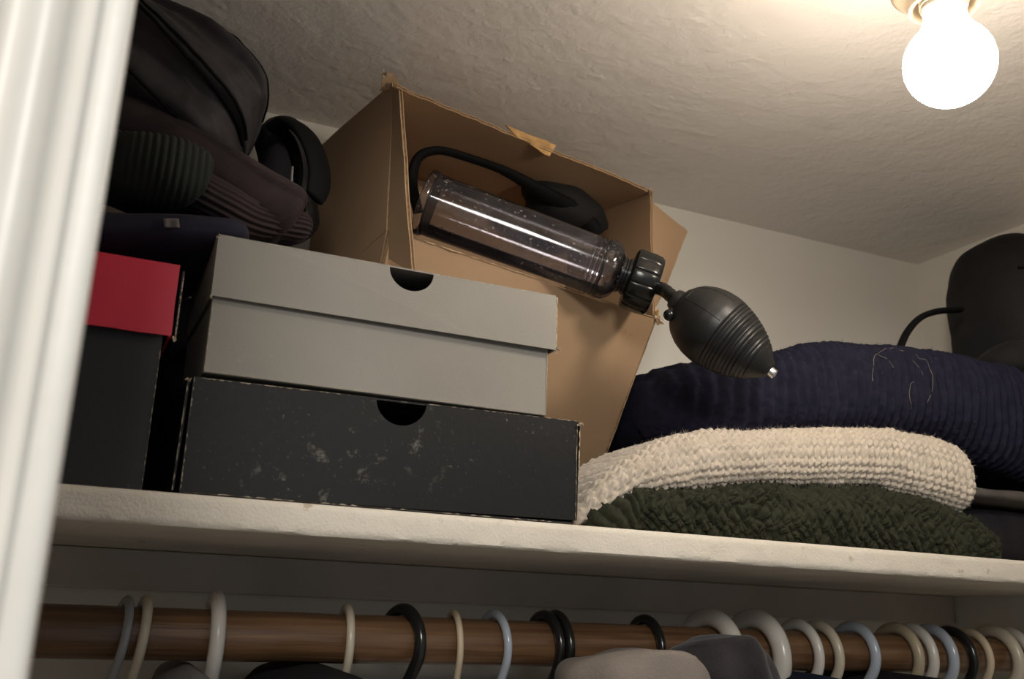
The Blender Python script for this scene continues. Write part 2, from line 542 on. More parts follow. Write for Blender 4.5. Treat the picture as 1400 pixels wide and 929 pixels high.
wall_panel('floor', (X_LEFT - 0.3, -2.2, -0.05), (X_RIGHT + 0.3, Y_BACK, 0), MT['floor'], 'wooden floor')
wf = MB()
wf.box((X_LEFT, Y_FRONT - 0.11, 0), (-0.020, Y_FRONT, Z_CEIL))
wf.box((0.98, Y_FRONT - 0.11, 0), (X_RIGHT, Y_FRONT, Z_CEIL))
wf.box((-0.020, Y_FRONT - 0.11, 2.215), (0.98, Y_FRONT, Z_CEIL))
struct(wf.build('wall_front', MT['wall']), 'closet front wall around the doorway')

# door casing: moulded profile run up the left of the doorway
yc = Y_FRONT - 0.11
prof = [(-0.105, 0.0), (-0.105, 0.020), (-0.085, 0.0215), (-0.052, 0.0185), (-0.0405, 0.0165), (-0.0385, 0.0125), (-0.0355, 0.0115),
        (-0.0325, 0.0130), (-0.0300, 0.0170), (-0.0265, 0.0190), (-0.0225, 0.0180), (-0.0195, 0.0145), (-0.0175, 0.0110), (-0.0150, 0.0105),
        (-0.0130, 0.0125), (-0.0118, 0.0132), (-0.0105, 0.0126), (-0.0095, 0.0105), (-0.0060, 0.0100), (-0.0030, 0.0108), (-0.0012, 0.0100), (0.0, 0.0080), (0.0, 0.0)]
cs = MB()
poly = [(x, yc - d, 0.0) for x, d in prof]
cs.extrude(poly, (0, 0, 2.215))
t1 = struct(autosmooth(cs.build('trim_1', MT['casing']), 50), 'glossy off-white moulded door casing close to the camera')
jb = MB().box((-0.020, Y_FRONT - 0.11, 0), (-0.002, Y_FRONT, 2.215))
struct(bevel(jb.build('trim_2', MT['casing']), 0.002), 'off-white door jamb board')

# ------------------------------------------------------------------ shelf, cleat, rod
def build_shelf():
    n = 180
    y0, y1 = 0.0, Y_BACK - 0.002
    z1, z0 = SHELF_Z, SHELF_Z - SHELF_T
    mb = MB()
    prof = [(y1, z1), (0.006, z1), (0.0022, z1 - 0.0006), (0.0005, z1 - 0.0026), (0, z1 - 0.006), (0, z1 - 0.010), (0, z1 - 0.014), (0, z0 + 0.006), (0.0006, z0 + 0.0022), (0.0025, z0 + 0.0004), (0.007, z0), (y1, z0)]
    k = len(prof)
    vs = []
    xa, xb = X_LEFT + 0.002, X_RIGHT - 0.002
    for i in range(n + 1):
        x = xa + (xb - xa) * i / n
        for j, (y, z) in enumerate(prof):
            q = 0.0007 * N3(x * 60, j * 1.3, 2.0) + 0.0004 * N3(x * 200, j * 2.1, 5.0)
            yy = y + (q if 1 <= j <= 10 else 0)
            zz = z + (0.25 * q if 2 <= j <= 9 else 0)
            if j <= 1: zz = min(zz, SHELF_Z)
            vs.append((x, yy, zz))
    fs = []
    for i in range(n):
        for j in range(k):
            a, b = i * k + j, i * k + (j + 1) % k
            fs.append((a, b, b + k, a + k))
    fs += [tuple(range(k - 1, -1, -1)), tuple(range(n * k, n * k + k))]
    mb.add(vs, fs)
    o = mb.build('closet_shelf', MT['shelf'])
    autosmooth(o, 40)
    return tag(o, 'off-white painted closet shelf board with chipped front edge above the rod', 'shelf')
build_shelf()
struct(bevel(MB().box((X_LEFT + 0.002, Y_BACK - 0.02, SHELF_Z - SHELF_T - 0.042), (X_RIGHT - 0.002, Y_BACK - 0.001, SHELF_Z - SHELF_T - 0.0005)).build('trim_3', MT['cleat']), 0.0015), 'painted cleat under the back of the shelf')

rb = MB()
k = 120
pts = [(X_LEFT + 0.001 + (X_RIGHT - X_LEFT - 0.002) * i / k, ROD_Y + 0.0006 * N3(i * .3, 1, 1), ROD_Z + 0.0006 * N3(i * .3, 7, 1)) for i in range(k + 1)]
rb.tube(pts, ROD_R, 28)
tag(autosmooth(rb.build('hanging_rod', MT['rod']), 50), 'brown stained wooden closet rod carrying the hangers', 'rod')

# ------------------------------------------------------------------ ceiling lamp with bare bulb
lx, ly = BULB
lamp = thing('ceiling_lamp', 'bare lit round bulb in a cream porcelain holder on the ceiling', 'lamp', (lx, ly, Z_CEIL))
F = Matrix.Translation((lx, ly, Z_CEIL)) @ Matrix.Rotation(math.pi, 4, 'X')
b = MB().lathe([(0.0, 0.0005), (0.052, 0.0005), (0.0525, 0.006), (0.048, 0.012), (0.040, 0.018), (0.0375, 0.030), (0.0375, 0.062), (0.041, 0.068), (0.0425, 0.072), (0.0420, 0.077), (0.0375, 0.081),
              (0.0330, 0.085), (0.0300, 0.091), (0.0285, 0.096), (0.0262, 0.0972), (0.0250, 0.096), (0.0247, 0.090), (0.0247, 0.078), (0.0, 0.078)], F, 48)
autosmooth(b.build('holder', MT['porcelain'], lamp), 45)
pr = [(0.0, 0.079), (0.0185, 0.079)]
for i in range(13):
    pr.append((0.0192 + 0.0010 * math.sin(i * 2.1), 0.080 + i * 0.0014))
pr += [(0.0185, 0.0985), (0.0, 0.0985)]
autosmooth(MB().lathe(pr, F, 36).build('screw_socket', MT['socket'], lamp), 50)
pr = [(0.0, 0.099), (0.0172, 0.099), (0.0176, 0.103), (0.0183, 0.109), (0.0207, 0.1155)]
zc, rb_ = 0.1500, 0.0368
for i in range(4, 25):
    a = math.pi * (0.155 + (1 - 0.155) * (i - 2) / 22.0)
    pr.append((max(rb_ * math.sin(a), 0.0), zc - rb_ * math.cos(a)))
pr[-1] = (0.0, pr[-1][1])
o = MB().lathe(pr[5:], F, 40).build('bulb', MT['bulb'], lamp, True)
o['label'] = 'glowing white light bulb'
MB().lathe(pr[:6], F, 40).build('bulb_neck', MT['bulb_neck'], o, True)

# ------------------------------------------------------------------ shoe boxes
def notch_poly(w, h, nx, nr, n=18, depth=1.0):
    """front panel outline (x, z) with a half-round thumb cut in its top edge"""
    p = [(0, 0), (w, 0), (w, h)]
    for i in range(n + 1):
        a = math.pi * i / n
        p.append((nx + nr * math.cos(a), h - nr * depth * math.sin(a)))
    p.append((0, h))
    return p

def worn_edge(name, p0, p1, wdir, width, parent, seed=0, material=None, n=40, thick=0.0004, gap=0.25, ndir=None):
    """ragged paper showing along a rubbed edge"""
    p0, p1, wdir = Vector(p0), Vector(p1), Vector(wdir)
    L = (p1 - p0)
    nd = Vector(ndir) if ndir else L.normalized().cross(wdir).normalized()
    vs, fs = [], []
    for i in range(n + 1):
        q = sm(-gap, -gap + 0.12, N3(i * 0.43, seed, 3.3))
        w = width * (0.04 + q * (0.3 + 0.9 * abs(N3(i * 0.7, seed, 1.1))))
        p = p0 + L * (i / n) + wdir * (0.0005 * N3(i * 0.9, seed, 9.0) * q)
        vs += [p, p + wdir * w, p + wdir * w + nd * thick, p + nd * thick]
    for i in range(n):
        a = i * 4
        for k in range(4):
            fs.append((a + k, a + (k + 1) % 4, a + 4 + (k + 1) % 4, a + 4 + k))
    fs += [(3, 2, 1, 0), (n * 4, n * 4 + 1, n * 4 + 2, n * 4 + 3)]
    return obj(name, vs, fs, material or MT['torn'], parent)

def fray(parent, p, size, n, seed, material, name='frayed_corner', dirs=None):
    """a tuft of torn paper slivers at a battered corner"""
    rr = random.Random(seed)
    mb = MB()
    for i in range(n):
        d = Vector((rr.uniform(-1, 1), rr.uniform(-1, 0.4), rr.uniform(-1, 1)))
        if dirs:
            d = d * 0.7 + Vector(dirs)
        d = d.normalized() * size * rr.uniform(0.5, 1.1)
        w = d.cross(Vector((rr.uniform(-1, 1), rr.uniform(-1, 1), rr.uniform(-1, 1)))).normalized() * size * rr.uniform(0.15, 0.35)
        q = Vector(p) + Vector((rr.uniform(-1, 1), rr.uniform(-1, 1), rr.uniform(-1, 1))) * size * 0.35
        nd = d.cross(w).normalized() * 0.0004
        mb.extrude([q - w, q + w, q + d * 0.6 + w * 0.8, q + d, q + d * 0.5 - w * 0.9], nd)
    return mb.build(name, material, parent)

def black_box():
    x0, x1, d, h = 0.0835, 0.4240, 0.208, 0.0905
    z0 = SHELF_Z + 0.0003
    t = thing('shoe_box', 'wide scuffed black shoe box with thumb notch at the shelf edge, under the grey box', 'box', ((x0 + x1) / 2, 0.09, z0))
    y0 = 0.0035
    th = 0.0018
    b = MB()
    w = x1 - x0
    nx = 0.171
    po = notch_poly(w, h - 0.0004, nx, 0.0225, depth=0.95)
    P = [(x0 + x, y0, z0 + z + (0.0035 * x / w)) for x, z in po]
    b.extrude(P, (0, th, 0))
    fp = b.build('front_panel', MT['card_black'], t)
    b = MB()
    b.box((x0 + 0.001, y0 + th, z0), (x0 + 0.001 + th, y0 + d, z0 + h - 0.003))
    b.box((x1 - 0.001 - th, y0 + th + 0.001, z0), (x1 - 0.001, y0 + d, z0 + h))
    b.box((x0, y0 + d, z0), (x1, y0 + d + th, z0 + h))
    b.box((x0 + 0.003, y0 + th, z0), (x1 - 0.003, y0 + d, z0 + th))
    b.build('body', MT['card_black'], t)
    b = MB()                                                # doubled side flaps of the lid, slightly open
    b.sheet([(x1 + 0.0022, y0 + 0.004, z0 + 0.004), (x1 + 0.0035, y0 + d, z0 + 0.004), (x1 + 0.0025, y0 + d, z0 + h + 0.002), (x1 + 0.0030, y0 + 0.003, z0 + h + 0.003)], 0.0015, 14, 10, 0.0008, 0.001, 4)
    b.build('side_flap', MT['card_black'], t)
    b = MB()
    b.sheet([(x0 - 0.0050, y0 + 0.004, z0 + 0.002), (x0 - 0.0040, y0 + d, z0 + 0.002), (x0 - 0.0030, y0 + d, z0 + h), (x0 - 0.0036, y0 + 0.004, z0 + h - 0.001)], 0.0015, 14, 10, 0.0008, 0.001, 8)
    b.build('side_flap', MT['card_black'], t)
    b = MB()
    b.sheet([(x0 + 0.0005, y0 + th + 0.0005, z0 + h - 0.001), (x1 - 0.0005, y0 + th + 0.0005, z0 + h + 0.0015), (x1 - 0.0005, y0 + d, z0 + h + 0.0015), (x0 + 0.0005, y0 + d, z0 + h - 0.001)], 0.0015, 10, 6, 0, 0, 1)
    b.build('lid', MT['card_black'], t)
    worn_edge('worn_edge', (x1 + 0.0038, y0 + 0.0028, z0 + 0.003), (x1 + 0.0040, y0 + 0.0022, z0 + h + 0.002), (-1, 0, 0), 0.0020, t, 3, gap=0.1)
    worn_edge('worn_edge', (x0 - 0.0052, y0 + 0.0035, z0 + 0.002), (x0 - 0.0038, y0 + 0.0035, z0 + h - 0.002), (1, 0, 0), 0.0016, t, 5, gap=0.1)
    worn_edge('worn_edge', (x0 + 0.003, y0 - 0.0003, z0 + h - 0.0005), (x0 + nx - 0.024, y0 - 0.0003, z0 + h + 0.001), (0, 0, -1), 0.0010, t, 6, gap=-0.05, n=90)
    worn_edge('worn_edge', (x0 + nx + 0.024, y0 - 0.0003, z0 + h + 0.0015), (x1 - 0.001, y0 - 0.0003, z0 + h + 0.0032), (0, 0, -1), 0.0008, t, 7, gap=-0.05, n=90)
    worn_edge('worn_edge', (x0 + 0.0004, y0 - 0.0003, z0 + 0.002), (x0 + 0.0004, y0 - 0.0003, z0 + h - 0.001), (1, 0, 0), 0.0010, t, 12, gap=0.0, n=60)
    worn_edge('worn_edge', (x1 - 0.0004, y0 - 0.0003, z0 + 0.002), (x1 - 0.0004, y0 - 0.0003, z0 + h), (-1, 0, 0), 0.0009, t, 15, gap=0.0, n=60)
    worn_edge('worn_edge', (x0 + 0.003, y0 - 0.0003, z0 + 0.0004), (x1 - 0.002, y0 - 0.0003, z0 + 0.0004), (0, 0, 1), 0.0012, t, 18, gap=-0.08, n=150)
    fray(t, (x1 + 0.002, y0 + 0.001, z0 + h + 0.001), 0.0045, 7, 2, MT['torn'])
    fray(t, (x0 - 0.003, y0 + 0.004, z0 + h - 0.003), 0.0035, 5, 3, MT['torn'])

def grey_box():
    z0 = SHELF_Z + 0.0955
    t = thing('shoe_box', 'pale grey shoe box with notched lid stacked on the black box', 'box', (0.24, 0.09, z0))
    x0, x1 = 0.0905, 0.3925
    y0, d, th = 0.0055, 0.148, 0.0018
    hb = 0.084
    w = x1 - x0
    b = MB()
    b.box((x0, y0, z0), (x1, y0 + th, z0 + hb))
    b.box((x0, y0 + th, z0), (x0 + th, y0 + d, z0 + hb))
    b.box((x1 - th, y0 + th, z0), (x1, y0 + d, z0 + hb))
    b.box((x0, y0 + d, z0), (x1, y0 + d + th, z0 + hb))
    b.box((x0 + th, y0 + th, z0), (x1 - th, y0 + d, z0 + th))
    bevel(b.build('body', MT['card_grey'], t), 0.0005, 1)
    # lid: four skirts and a top; the front skirt bows out towards its right end
    lid = thing('lid', '', '', (0, 0, 0))
    COL.objects.unlink(lid)
    bpy.data.objects.remove(lid)
    X0, X1 = x0 - 0.0020, x1 + 0.0052
    Z1 = z0 + 0.1135
    H = 0.0515
    po = notch_poly(X1 - X0, H, 0.1665, 0.0205, depth=0.92)
    def LP(x, z, yo=0.0):
        u = x / (X1 - X0)
        drop = (1 - z / H)
        return (X0 + x - 0.0010 * drop * u, y0 - 0.0042 - drop * (0.0010 + 0.0032 * u) + yo, Z1 - H + z + 0.0012 * u * drop * -1)
    n = len(po)
    # finer outline along the long edges so that the bow follows
    out = []
    for i in range(n):
        a, c = po[i], po[(i + 1) % n]
        L = math.hypot(c[0] - a[0], c[1] - a[1])
        kk = max(1, int(L / 0.02))
        for q in range(kk):
            out.append((a[0] + (c[0] - a[0]) * q / kk, a[1] + (c[1] - a[1]) * q / kk))
    b = MB()
    fr = [LP(x, z) for x, z in out]
    bk = [LP(x, z, th) for x, z in out]
    m_ = len(out)
    b.add(fr + bk, [tuple(range(m_ - 1, -1, -1)), tuple(range(m_, 2 * m_))] + [(i, (i + 1) % m_, (i + 1) % m_ + m_, i + m_) for i in range(m_)])
    yb = y0 + d + 0.004
    b.box((X0, y0 - 0.003, Z1 - H), (X0 + th, yb, Z1))
    b.sheet([(X1 - th, y0 - 0.0035, Z1 - H - 0.0015), (X1 - th, yb, Z1 - H), (X1 - th, yb, Z1), (X1 - th, y0 - 0.0030, Z1)], th, 10, 8, 0.0003, 0.0006, 3)
    b.box((X0, yb - th, Z1 - H), (X1, yb, Z1))
    lo = b.build('lid', MT['card_grey'], t)
    tp = MB()
    nt_ = 24
    tpoly = [(X0, y0 - 0.0040, Z1), (X0 + 0.1665 - 0.0205, y0 - 0.0040, Z1)]
    tpoly += [(X0 + 0.1665 + 0.0205, y0 - 0.0040, Z1), (X1, y0 - 0.0040, Z1), (X1, yb, Z1), (X0, yb, Z1)]
    tp.extrude(tpoly, (0, 0, 0.0014))
    tp.build('lid_top', MT['card_grey'], lo)
    ins = MB().box((x0 + 0.004, y0 + 0.004, z0 + hb - 0.012), (x1 - 0.004, y0 + d - 0.004, z0 + hb - 0.010))
    ins.build('inner_flap', MT['card_black_plain'], t)
    yf = y0 - 0.0046
    worn_edge('worn_edge', (X1 + 0.0002, yf - 0.0010, Z1 - H + 0.001), (X1 + 0.0006, yf + 0.0006, Z1 - 0.0005), (-1, 0, 0), 0.0022, t, 21, gap=0.15, n=50, ndir=(0, -1, 0))
    worn_edge('worn_edge', (X1 + 0.0022, y0 - 0.0034, Z1 - H - 0.001), (X1 + 0.0020, y0 - 0.0036, Z1), (-1, 0, 0), 0.0016, t, 22, gap=0.3, n=50)
    worn_edge('worn_edge', (X0 + 0.002, yf + 0.0004, Z1 + 0.0009), (X0 + 0.144, yf + 0.0004, Z1 + 0.0009), (0, 0, -1), 0.0007, t, 23, gap=-0.05, n=80)
    worn_edge('worn_edge', (X0 + 0.189, yf + 0.0004, Z1 + 0.0009), (X1 - 0.002, yf + 0.0004, Z1 + 0.0009), (0, 0, -1), 0.0008, t, 24, gap=0.0, n=80)
    worn_edge('worn_edge', (x1 - 0.0003, y0 - 0.0004, z0 + 0.002), (x1 - 0.0003, y0 - 0.0004, z0 + 0.060), (-1, 0, 0), 0.0011, t, 25, gap=0.1, n=50)
    worn_edge('worn_edge', (X0 + 0.0002, yf + 0.0002, Z1 - H + 0.002), (X0 + 0.0002, yf + 0.0006, Z1), (1, 0, 0), 0.0012, t, 26, gap=0.1, n=50)
    worn_edge('worn_edge', (x0 + 0.0003, y0 - 0.0004, z0 + 0.002), (x0 + 0.0003, y0 - 0.0004, z0 + 0.060), (1, 0, 0), 0.0009, t, 27, gap=0.0, n=50)
    worn_edge('worn_edge', (x0 + 0.002, y0 - 0.0004, z0 + 0.0005), (x1 - 0.002, y0 - 0.0004, z0 + 0.0005), (0, 0, 1), 0.0008, t, 28, gap=-0.1, n=150)
    fray(t, (X1, y0 - 0.005, Z1 - H), 0.004, 6, 9, MT['torn'])
    fray(t, (X0, y0 - 0.004, Z1 - H), 0.003, 5, 11, MT['torn'])
    fray(t, (X0, y0 - 0.004, Z1), 0.003, 4, 12, MT['torn'])

def red_box():
    z0 = SHELF_Z + 0.0003
    x1 = 0.0570
    x0, y0, d, h, th = x1 - 0.21, 0.006, 0.30, 0.168, 0.0018
    t = thing('shoe_box', 'tall black shoe box with a red lid beside the door casing', 'box', ((x0 + x1) / 2, y0 + d / 2, z0))
    b = MB()
    b.box((x0, y0, z0), (x1, y0 + th, z0 + h))
    b.box((x0, y0 + th, z0), (x0 + th, y0 + d, z0 + h))
    b.box((x1 - th, y0 + th, z0), (x1, y0 + d, z0 + h))
    b.box((x0, y0 + d, z0), (x1, y0 + d + th, z0 + h))
    b.box((x0 + th, y0 + th, z0), (x1 - th, y0 + d, z0 + th))
    b.build('body', MT['card_black_plain'], t)
    X0, X1, H, Z1 = x0 - 0.004, x1 + 0.0055, 0.0575, z0 + 0.1765
    b = MB()
    b.sheet([(X0, y0 - 0.0045, Z1 - H), (X1, y0 - 0.0052, Z1 - H), (X1 - 0.0005, y0 - 0.0040, Z1), (X0, y0 - 0.0040, Z1)], th, 20, 8, 0.0004, 0.0006, 6)
    b.box((X0, y0 - 0.003, Z1 - H), (X0 + th, y0 + d + 0.004, Z1))
    b.box((X1 - th, y0 - 0.002, Z1 - H), (X1, y0 + d + 0.004, Z1))
    b.box((X0, y0 + d + 0.004, Z1 - H), (X1, y0 + d + 0.004 + th, Z1))
    b.box((X0, y0 - 0.004, Z1), (X1, y0 + d + 0.005, Z1 + th))
    lo = b.build('lid', MT['card_red'], t)
    lo['label'] = 'red paper lid'
    b = MB()
    b.sheet([(X1 + 0.0025, y0 - 0.001, Z1 - H - 0.003), (X1 + 0.0050, y0 + 0.10, Z1 - H), (X1 + 0.0030, y0 + 0.10, Z1), (X1 + 0.0028, y0 - 0.001, Z1 - 0.002)], 0.0014, 10, 10, 0.0008, 0.001, 14)
    b.build('loose_side_flap', MT['card_black_plain'], t)
    worn_edge('worn_edge', (X1 + 0.0040, y0 - 0.0016, Z1 - H - 0.002), (X1 + 0.0042, y0 - 0.0016, Z1 - 0.004), (-1, 0, 0), 0.0018, t, 31, gap=0.2, n=50)
    worn_edge('worn_edge', (X1 - 0.0002, y0 - 0.0058, Z1 - H + 0.001), (X1 - 0.0006, y0 - 0.0046, Z1 - 0.001), (-1, 0, 0), 0.0009, t, 32, MT['card_red'], gap=0.1, n=50)
    worn_edge('worn_edge', (X0 + 0.15, y0 - 0.0050, Z1 - H + 0.0002), (X1, y0 - 0.0056, Z1 - H + 0.0002), (0, 0, 1), 0.0010, t, 33, gap=0.0, n=60)
    worn_edge('worn_edge', (x1 - 0.0003, y0 - 0.0004, z0 + 0.003), (x1 - 0.0003, y0 - 0.0004, z0 + h - 0.06), (-1, 0, 0), 0.0008, t, 34, gap=-0.05, n=70)
    fray(t, (X1 + 0.002, y0 - 0.003, Z1 - H), 0.0035, 5, 19, MT['torn'])
black_box()
grey_box()
red_box()

# ------------------------------------------------------------------ battered cardboard box behind the shoe boxes
def carton():
    t = thing('cardboard_box', 'battered brown cardboard box tipped open behind the shoe boxes', 'box', (0.43, 0.30, SHELF_Z))
    A = at(541, 119, 0.14)
    B = at(888, 263, 0.20)
    C = at(893, 436, 0.165)
    D = Vector((0.270, 0.128, 2.044))
    E = at(440, 207, 0.335)
    F_ = Vector((0.600, 0.362, 2.200))
    zb = SHELF_Z + 0.001
    G = Vector((0.5685, 0.288, zb))
    H = Vector((0.262, 0.262, zb))
    I = Vector((0.572, 0.372, zb))
    J = Vector((0.240, 0.362, zb))
    K = [MT['kraft_core']]
    def P(name, quads, seed, free=(0, 0, 0, 0), wob=0.0012, buckle=0.003, n=30, m=20):
        b = MB()
        for i, q in enumerate(quads):
            b.corrugated(q, 0.004, n, m, wob, buckle, seed + i, free)
        o = b.build(name, MT['kraft'], t, False, K)
        autosmooth(o, 40)
        return o
    P('top_panel', [(A, B, F_, E)], 1, (0, 0, 1, 0), 0.0022, 0.004, 60, 16)
    P('front_panel', [(H, G, C, D)], 5, (0, 0, 0, 1), 0.0008, 0.003, 40, 24)
    P('back_panel', [(I, J, E, F_)], 9)
    P('bottom_panel', [(J, I, G, H)], 13)
    NL = E.lerp(J, 0.42)
    NR = F_.lerp(I, 0.42)
    up = Vector((0, 0, 0.004))
    P('left_panel', [(E + up, NL, D, A + up), (NL, J, H, D)], 17, (0, 0, 0, 0), 0.001, 0.002)
    P('right_panel', [(B + up, C, NR, F_ + up), (C, G, I, NR)], 23, (0, 0, 1, 0), 0.0016, 0.003)
    # flaps of the opening
    f0, f1 = at(552, 124, 0.095), at(567, 372, 0.070)
    dl = at(536, 355, 0.12)
    P('left_flap', [(A, dl, f1, f0)], 31, (0, 1, 0, 1), 0.0018, 0.002, 30, 14)
    P('right_flap', [(at(888, 274, 0.202), at(941, 316, 0.232), at(908, 402, 0.215), at(894, 425, 0.168))], 37, (0, 1, 1, 1), 0.0020, 0.002, 16, 20)
    # torn bits
    b = MB()
    b.sheet([at(692, 171, 0.163), at(760, 199, 0.174), at(752, 214, 0.176), at(708, 188, 0.166)], 0.0016, 14, 6, 0.0022, 0.001, 41)
    o = b.build('torn_liner', MT['kraft_torn'], t)
    o['label'] = 'peeled pale patch on the torn upper edge'
    b = MB()
    b.sheet([at(524, 103, 0.142), at(537, 100, 0.140), at(549, 120, 0.139), at(520, 124, 0.150)], 0.0012, 8, 8, 0.0016, 0.002, 43)
    b.build('torn_corner', MT['kraft'], t)
    for q, (pa, pb) in enumerate([(G, C), (D, C)]):
        e = (pb - pa).normalized()
        w_ = worn_edge('rubbed_edge', pa + Vector((0.002, -0.0046, 0.0)), pb + Vector((0.002, -0.0046, 0.0)) - e * 0.006, Vector((-1, 0, 0)) if q == 0 else Vector((0, 0, -1)), 0.0024, t, 61 + q, MT['torn_kraft_edge'], 90, 0.0004, 0.15, (0, -1, 0))
    fray(t, at(527, 104, 0.141), 0.006, 6, 51, MT['torn'], 'torn_corner', (-0.4, 0, 0.8))
    fray(t, at(889, 262, 0.197), 0.005, 9, 52, MT['kraft'], 'torn_corner', (0.3, 0, 0.3))
    fray(t, at(898, 438, 0.160), 0.0075, 12, 53, MT['kraft'], 'torn_corner', (0.6, -0.2, -0.3))
    fray(t, at(897, 430, 0.158), 0.006, 8, 54, MT['kraft_torn'], 'torn_corner', (0.5, -0.2, 0.4))
carton()

# things kept inside the carton
b = MB()
p = spline([at(572, 292, 0.235), at(564, 250, 0.225), at(572, 216, 0.215), at(600, 206, 0.215), at(640, 216, 0.22), at(690, 234, 0.225), at(740, 262, 0.235), at(790, 292, 0.25), at(812, 318, 0.25)], 60)
b.tube(p, [0.0085 - 0.003 * sm(0.15, 0.4, i / 59) + 0.008 * sm(0.55, 0.95, i / 59) for i in range(60)], 12, True, 0, 0.6)
tag(autosmooth(b.build('black_strap', MT['strap']), 60), 'thick black strap curled behind the clear cylinder inside the cardboard box', 'strap')
b = MB()
c0 = at(772, 284, 0.27)
vs, fs = [], []
n, m = 24, 14
for j in range(m + 1):
    th = math.pi * j / m
    for i in range(n):
        a = 2 * math.pi * i / n
        d = Vector((math.sin(th) * math.cos(a), math.sin(th) * math.sin(a), math.cos(th)))
        k = 1 + 0.12 * N3(d.x * 2, d.y * 2, d.z * 2 + 4) + 0.05 * N3(d.x * 6, d.y * 6, d.z * 6)
        vs.append(c0 + Vector((d.x * 0.062 * k, d.y * 0.035 * k, d.z * 0.032 * k - d.x * 0.014)))
for j in range(m):
    for i in range(n):
        fs.append((j * n + i, (j + 1) * n + i, (j + 1) * n + (i + 1) % n, j * n + (i + 1) % n))
b.add(vs, fs)
tag(b.build('cloth_pouch', MT['bag_right'], None, True), 'dark soft pouch lying at the back inside the cardboard box', 'pouch')
b = MB()
b.sheet([at(802, 300, 0.268), at(822, 296, 0.262), at(821, 318, 0.262), at(812, 312, 0.266)], 0.0006, 4, 4, 0.0008, 0.001, 3)
tag(b.build('paper_scrap', MT['fold_grey']), 'small pale paper scrap inside the cardboard box', 'paper')

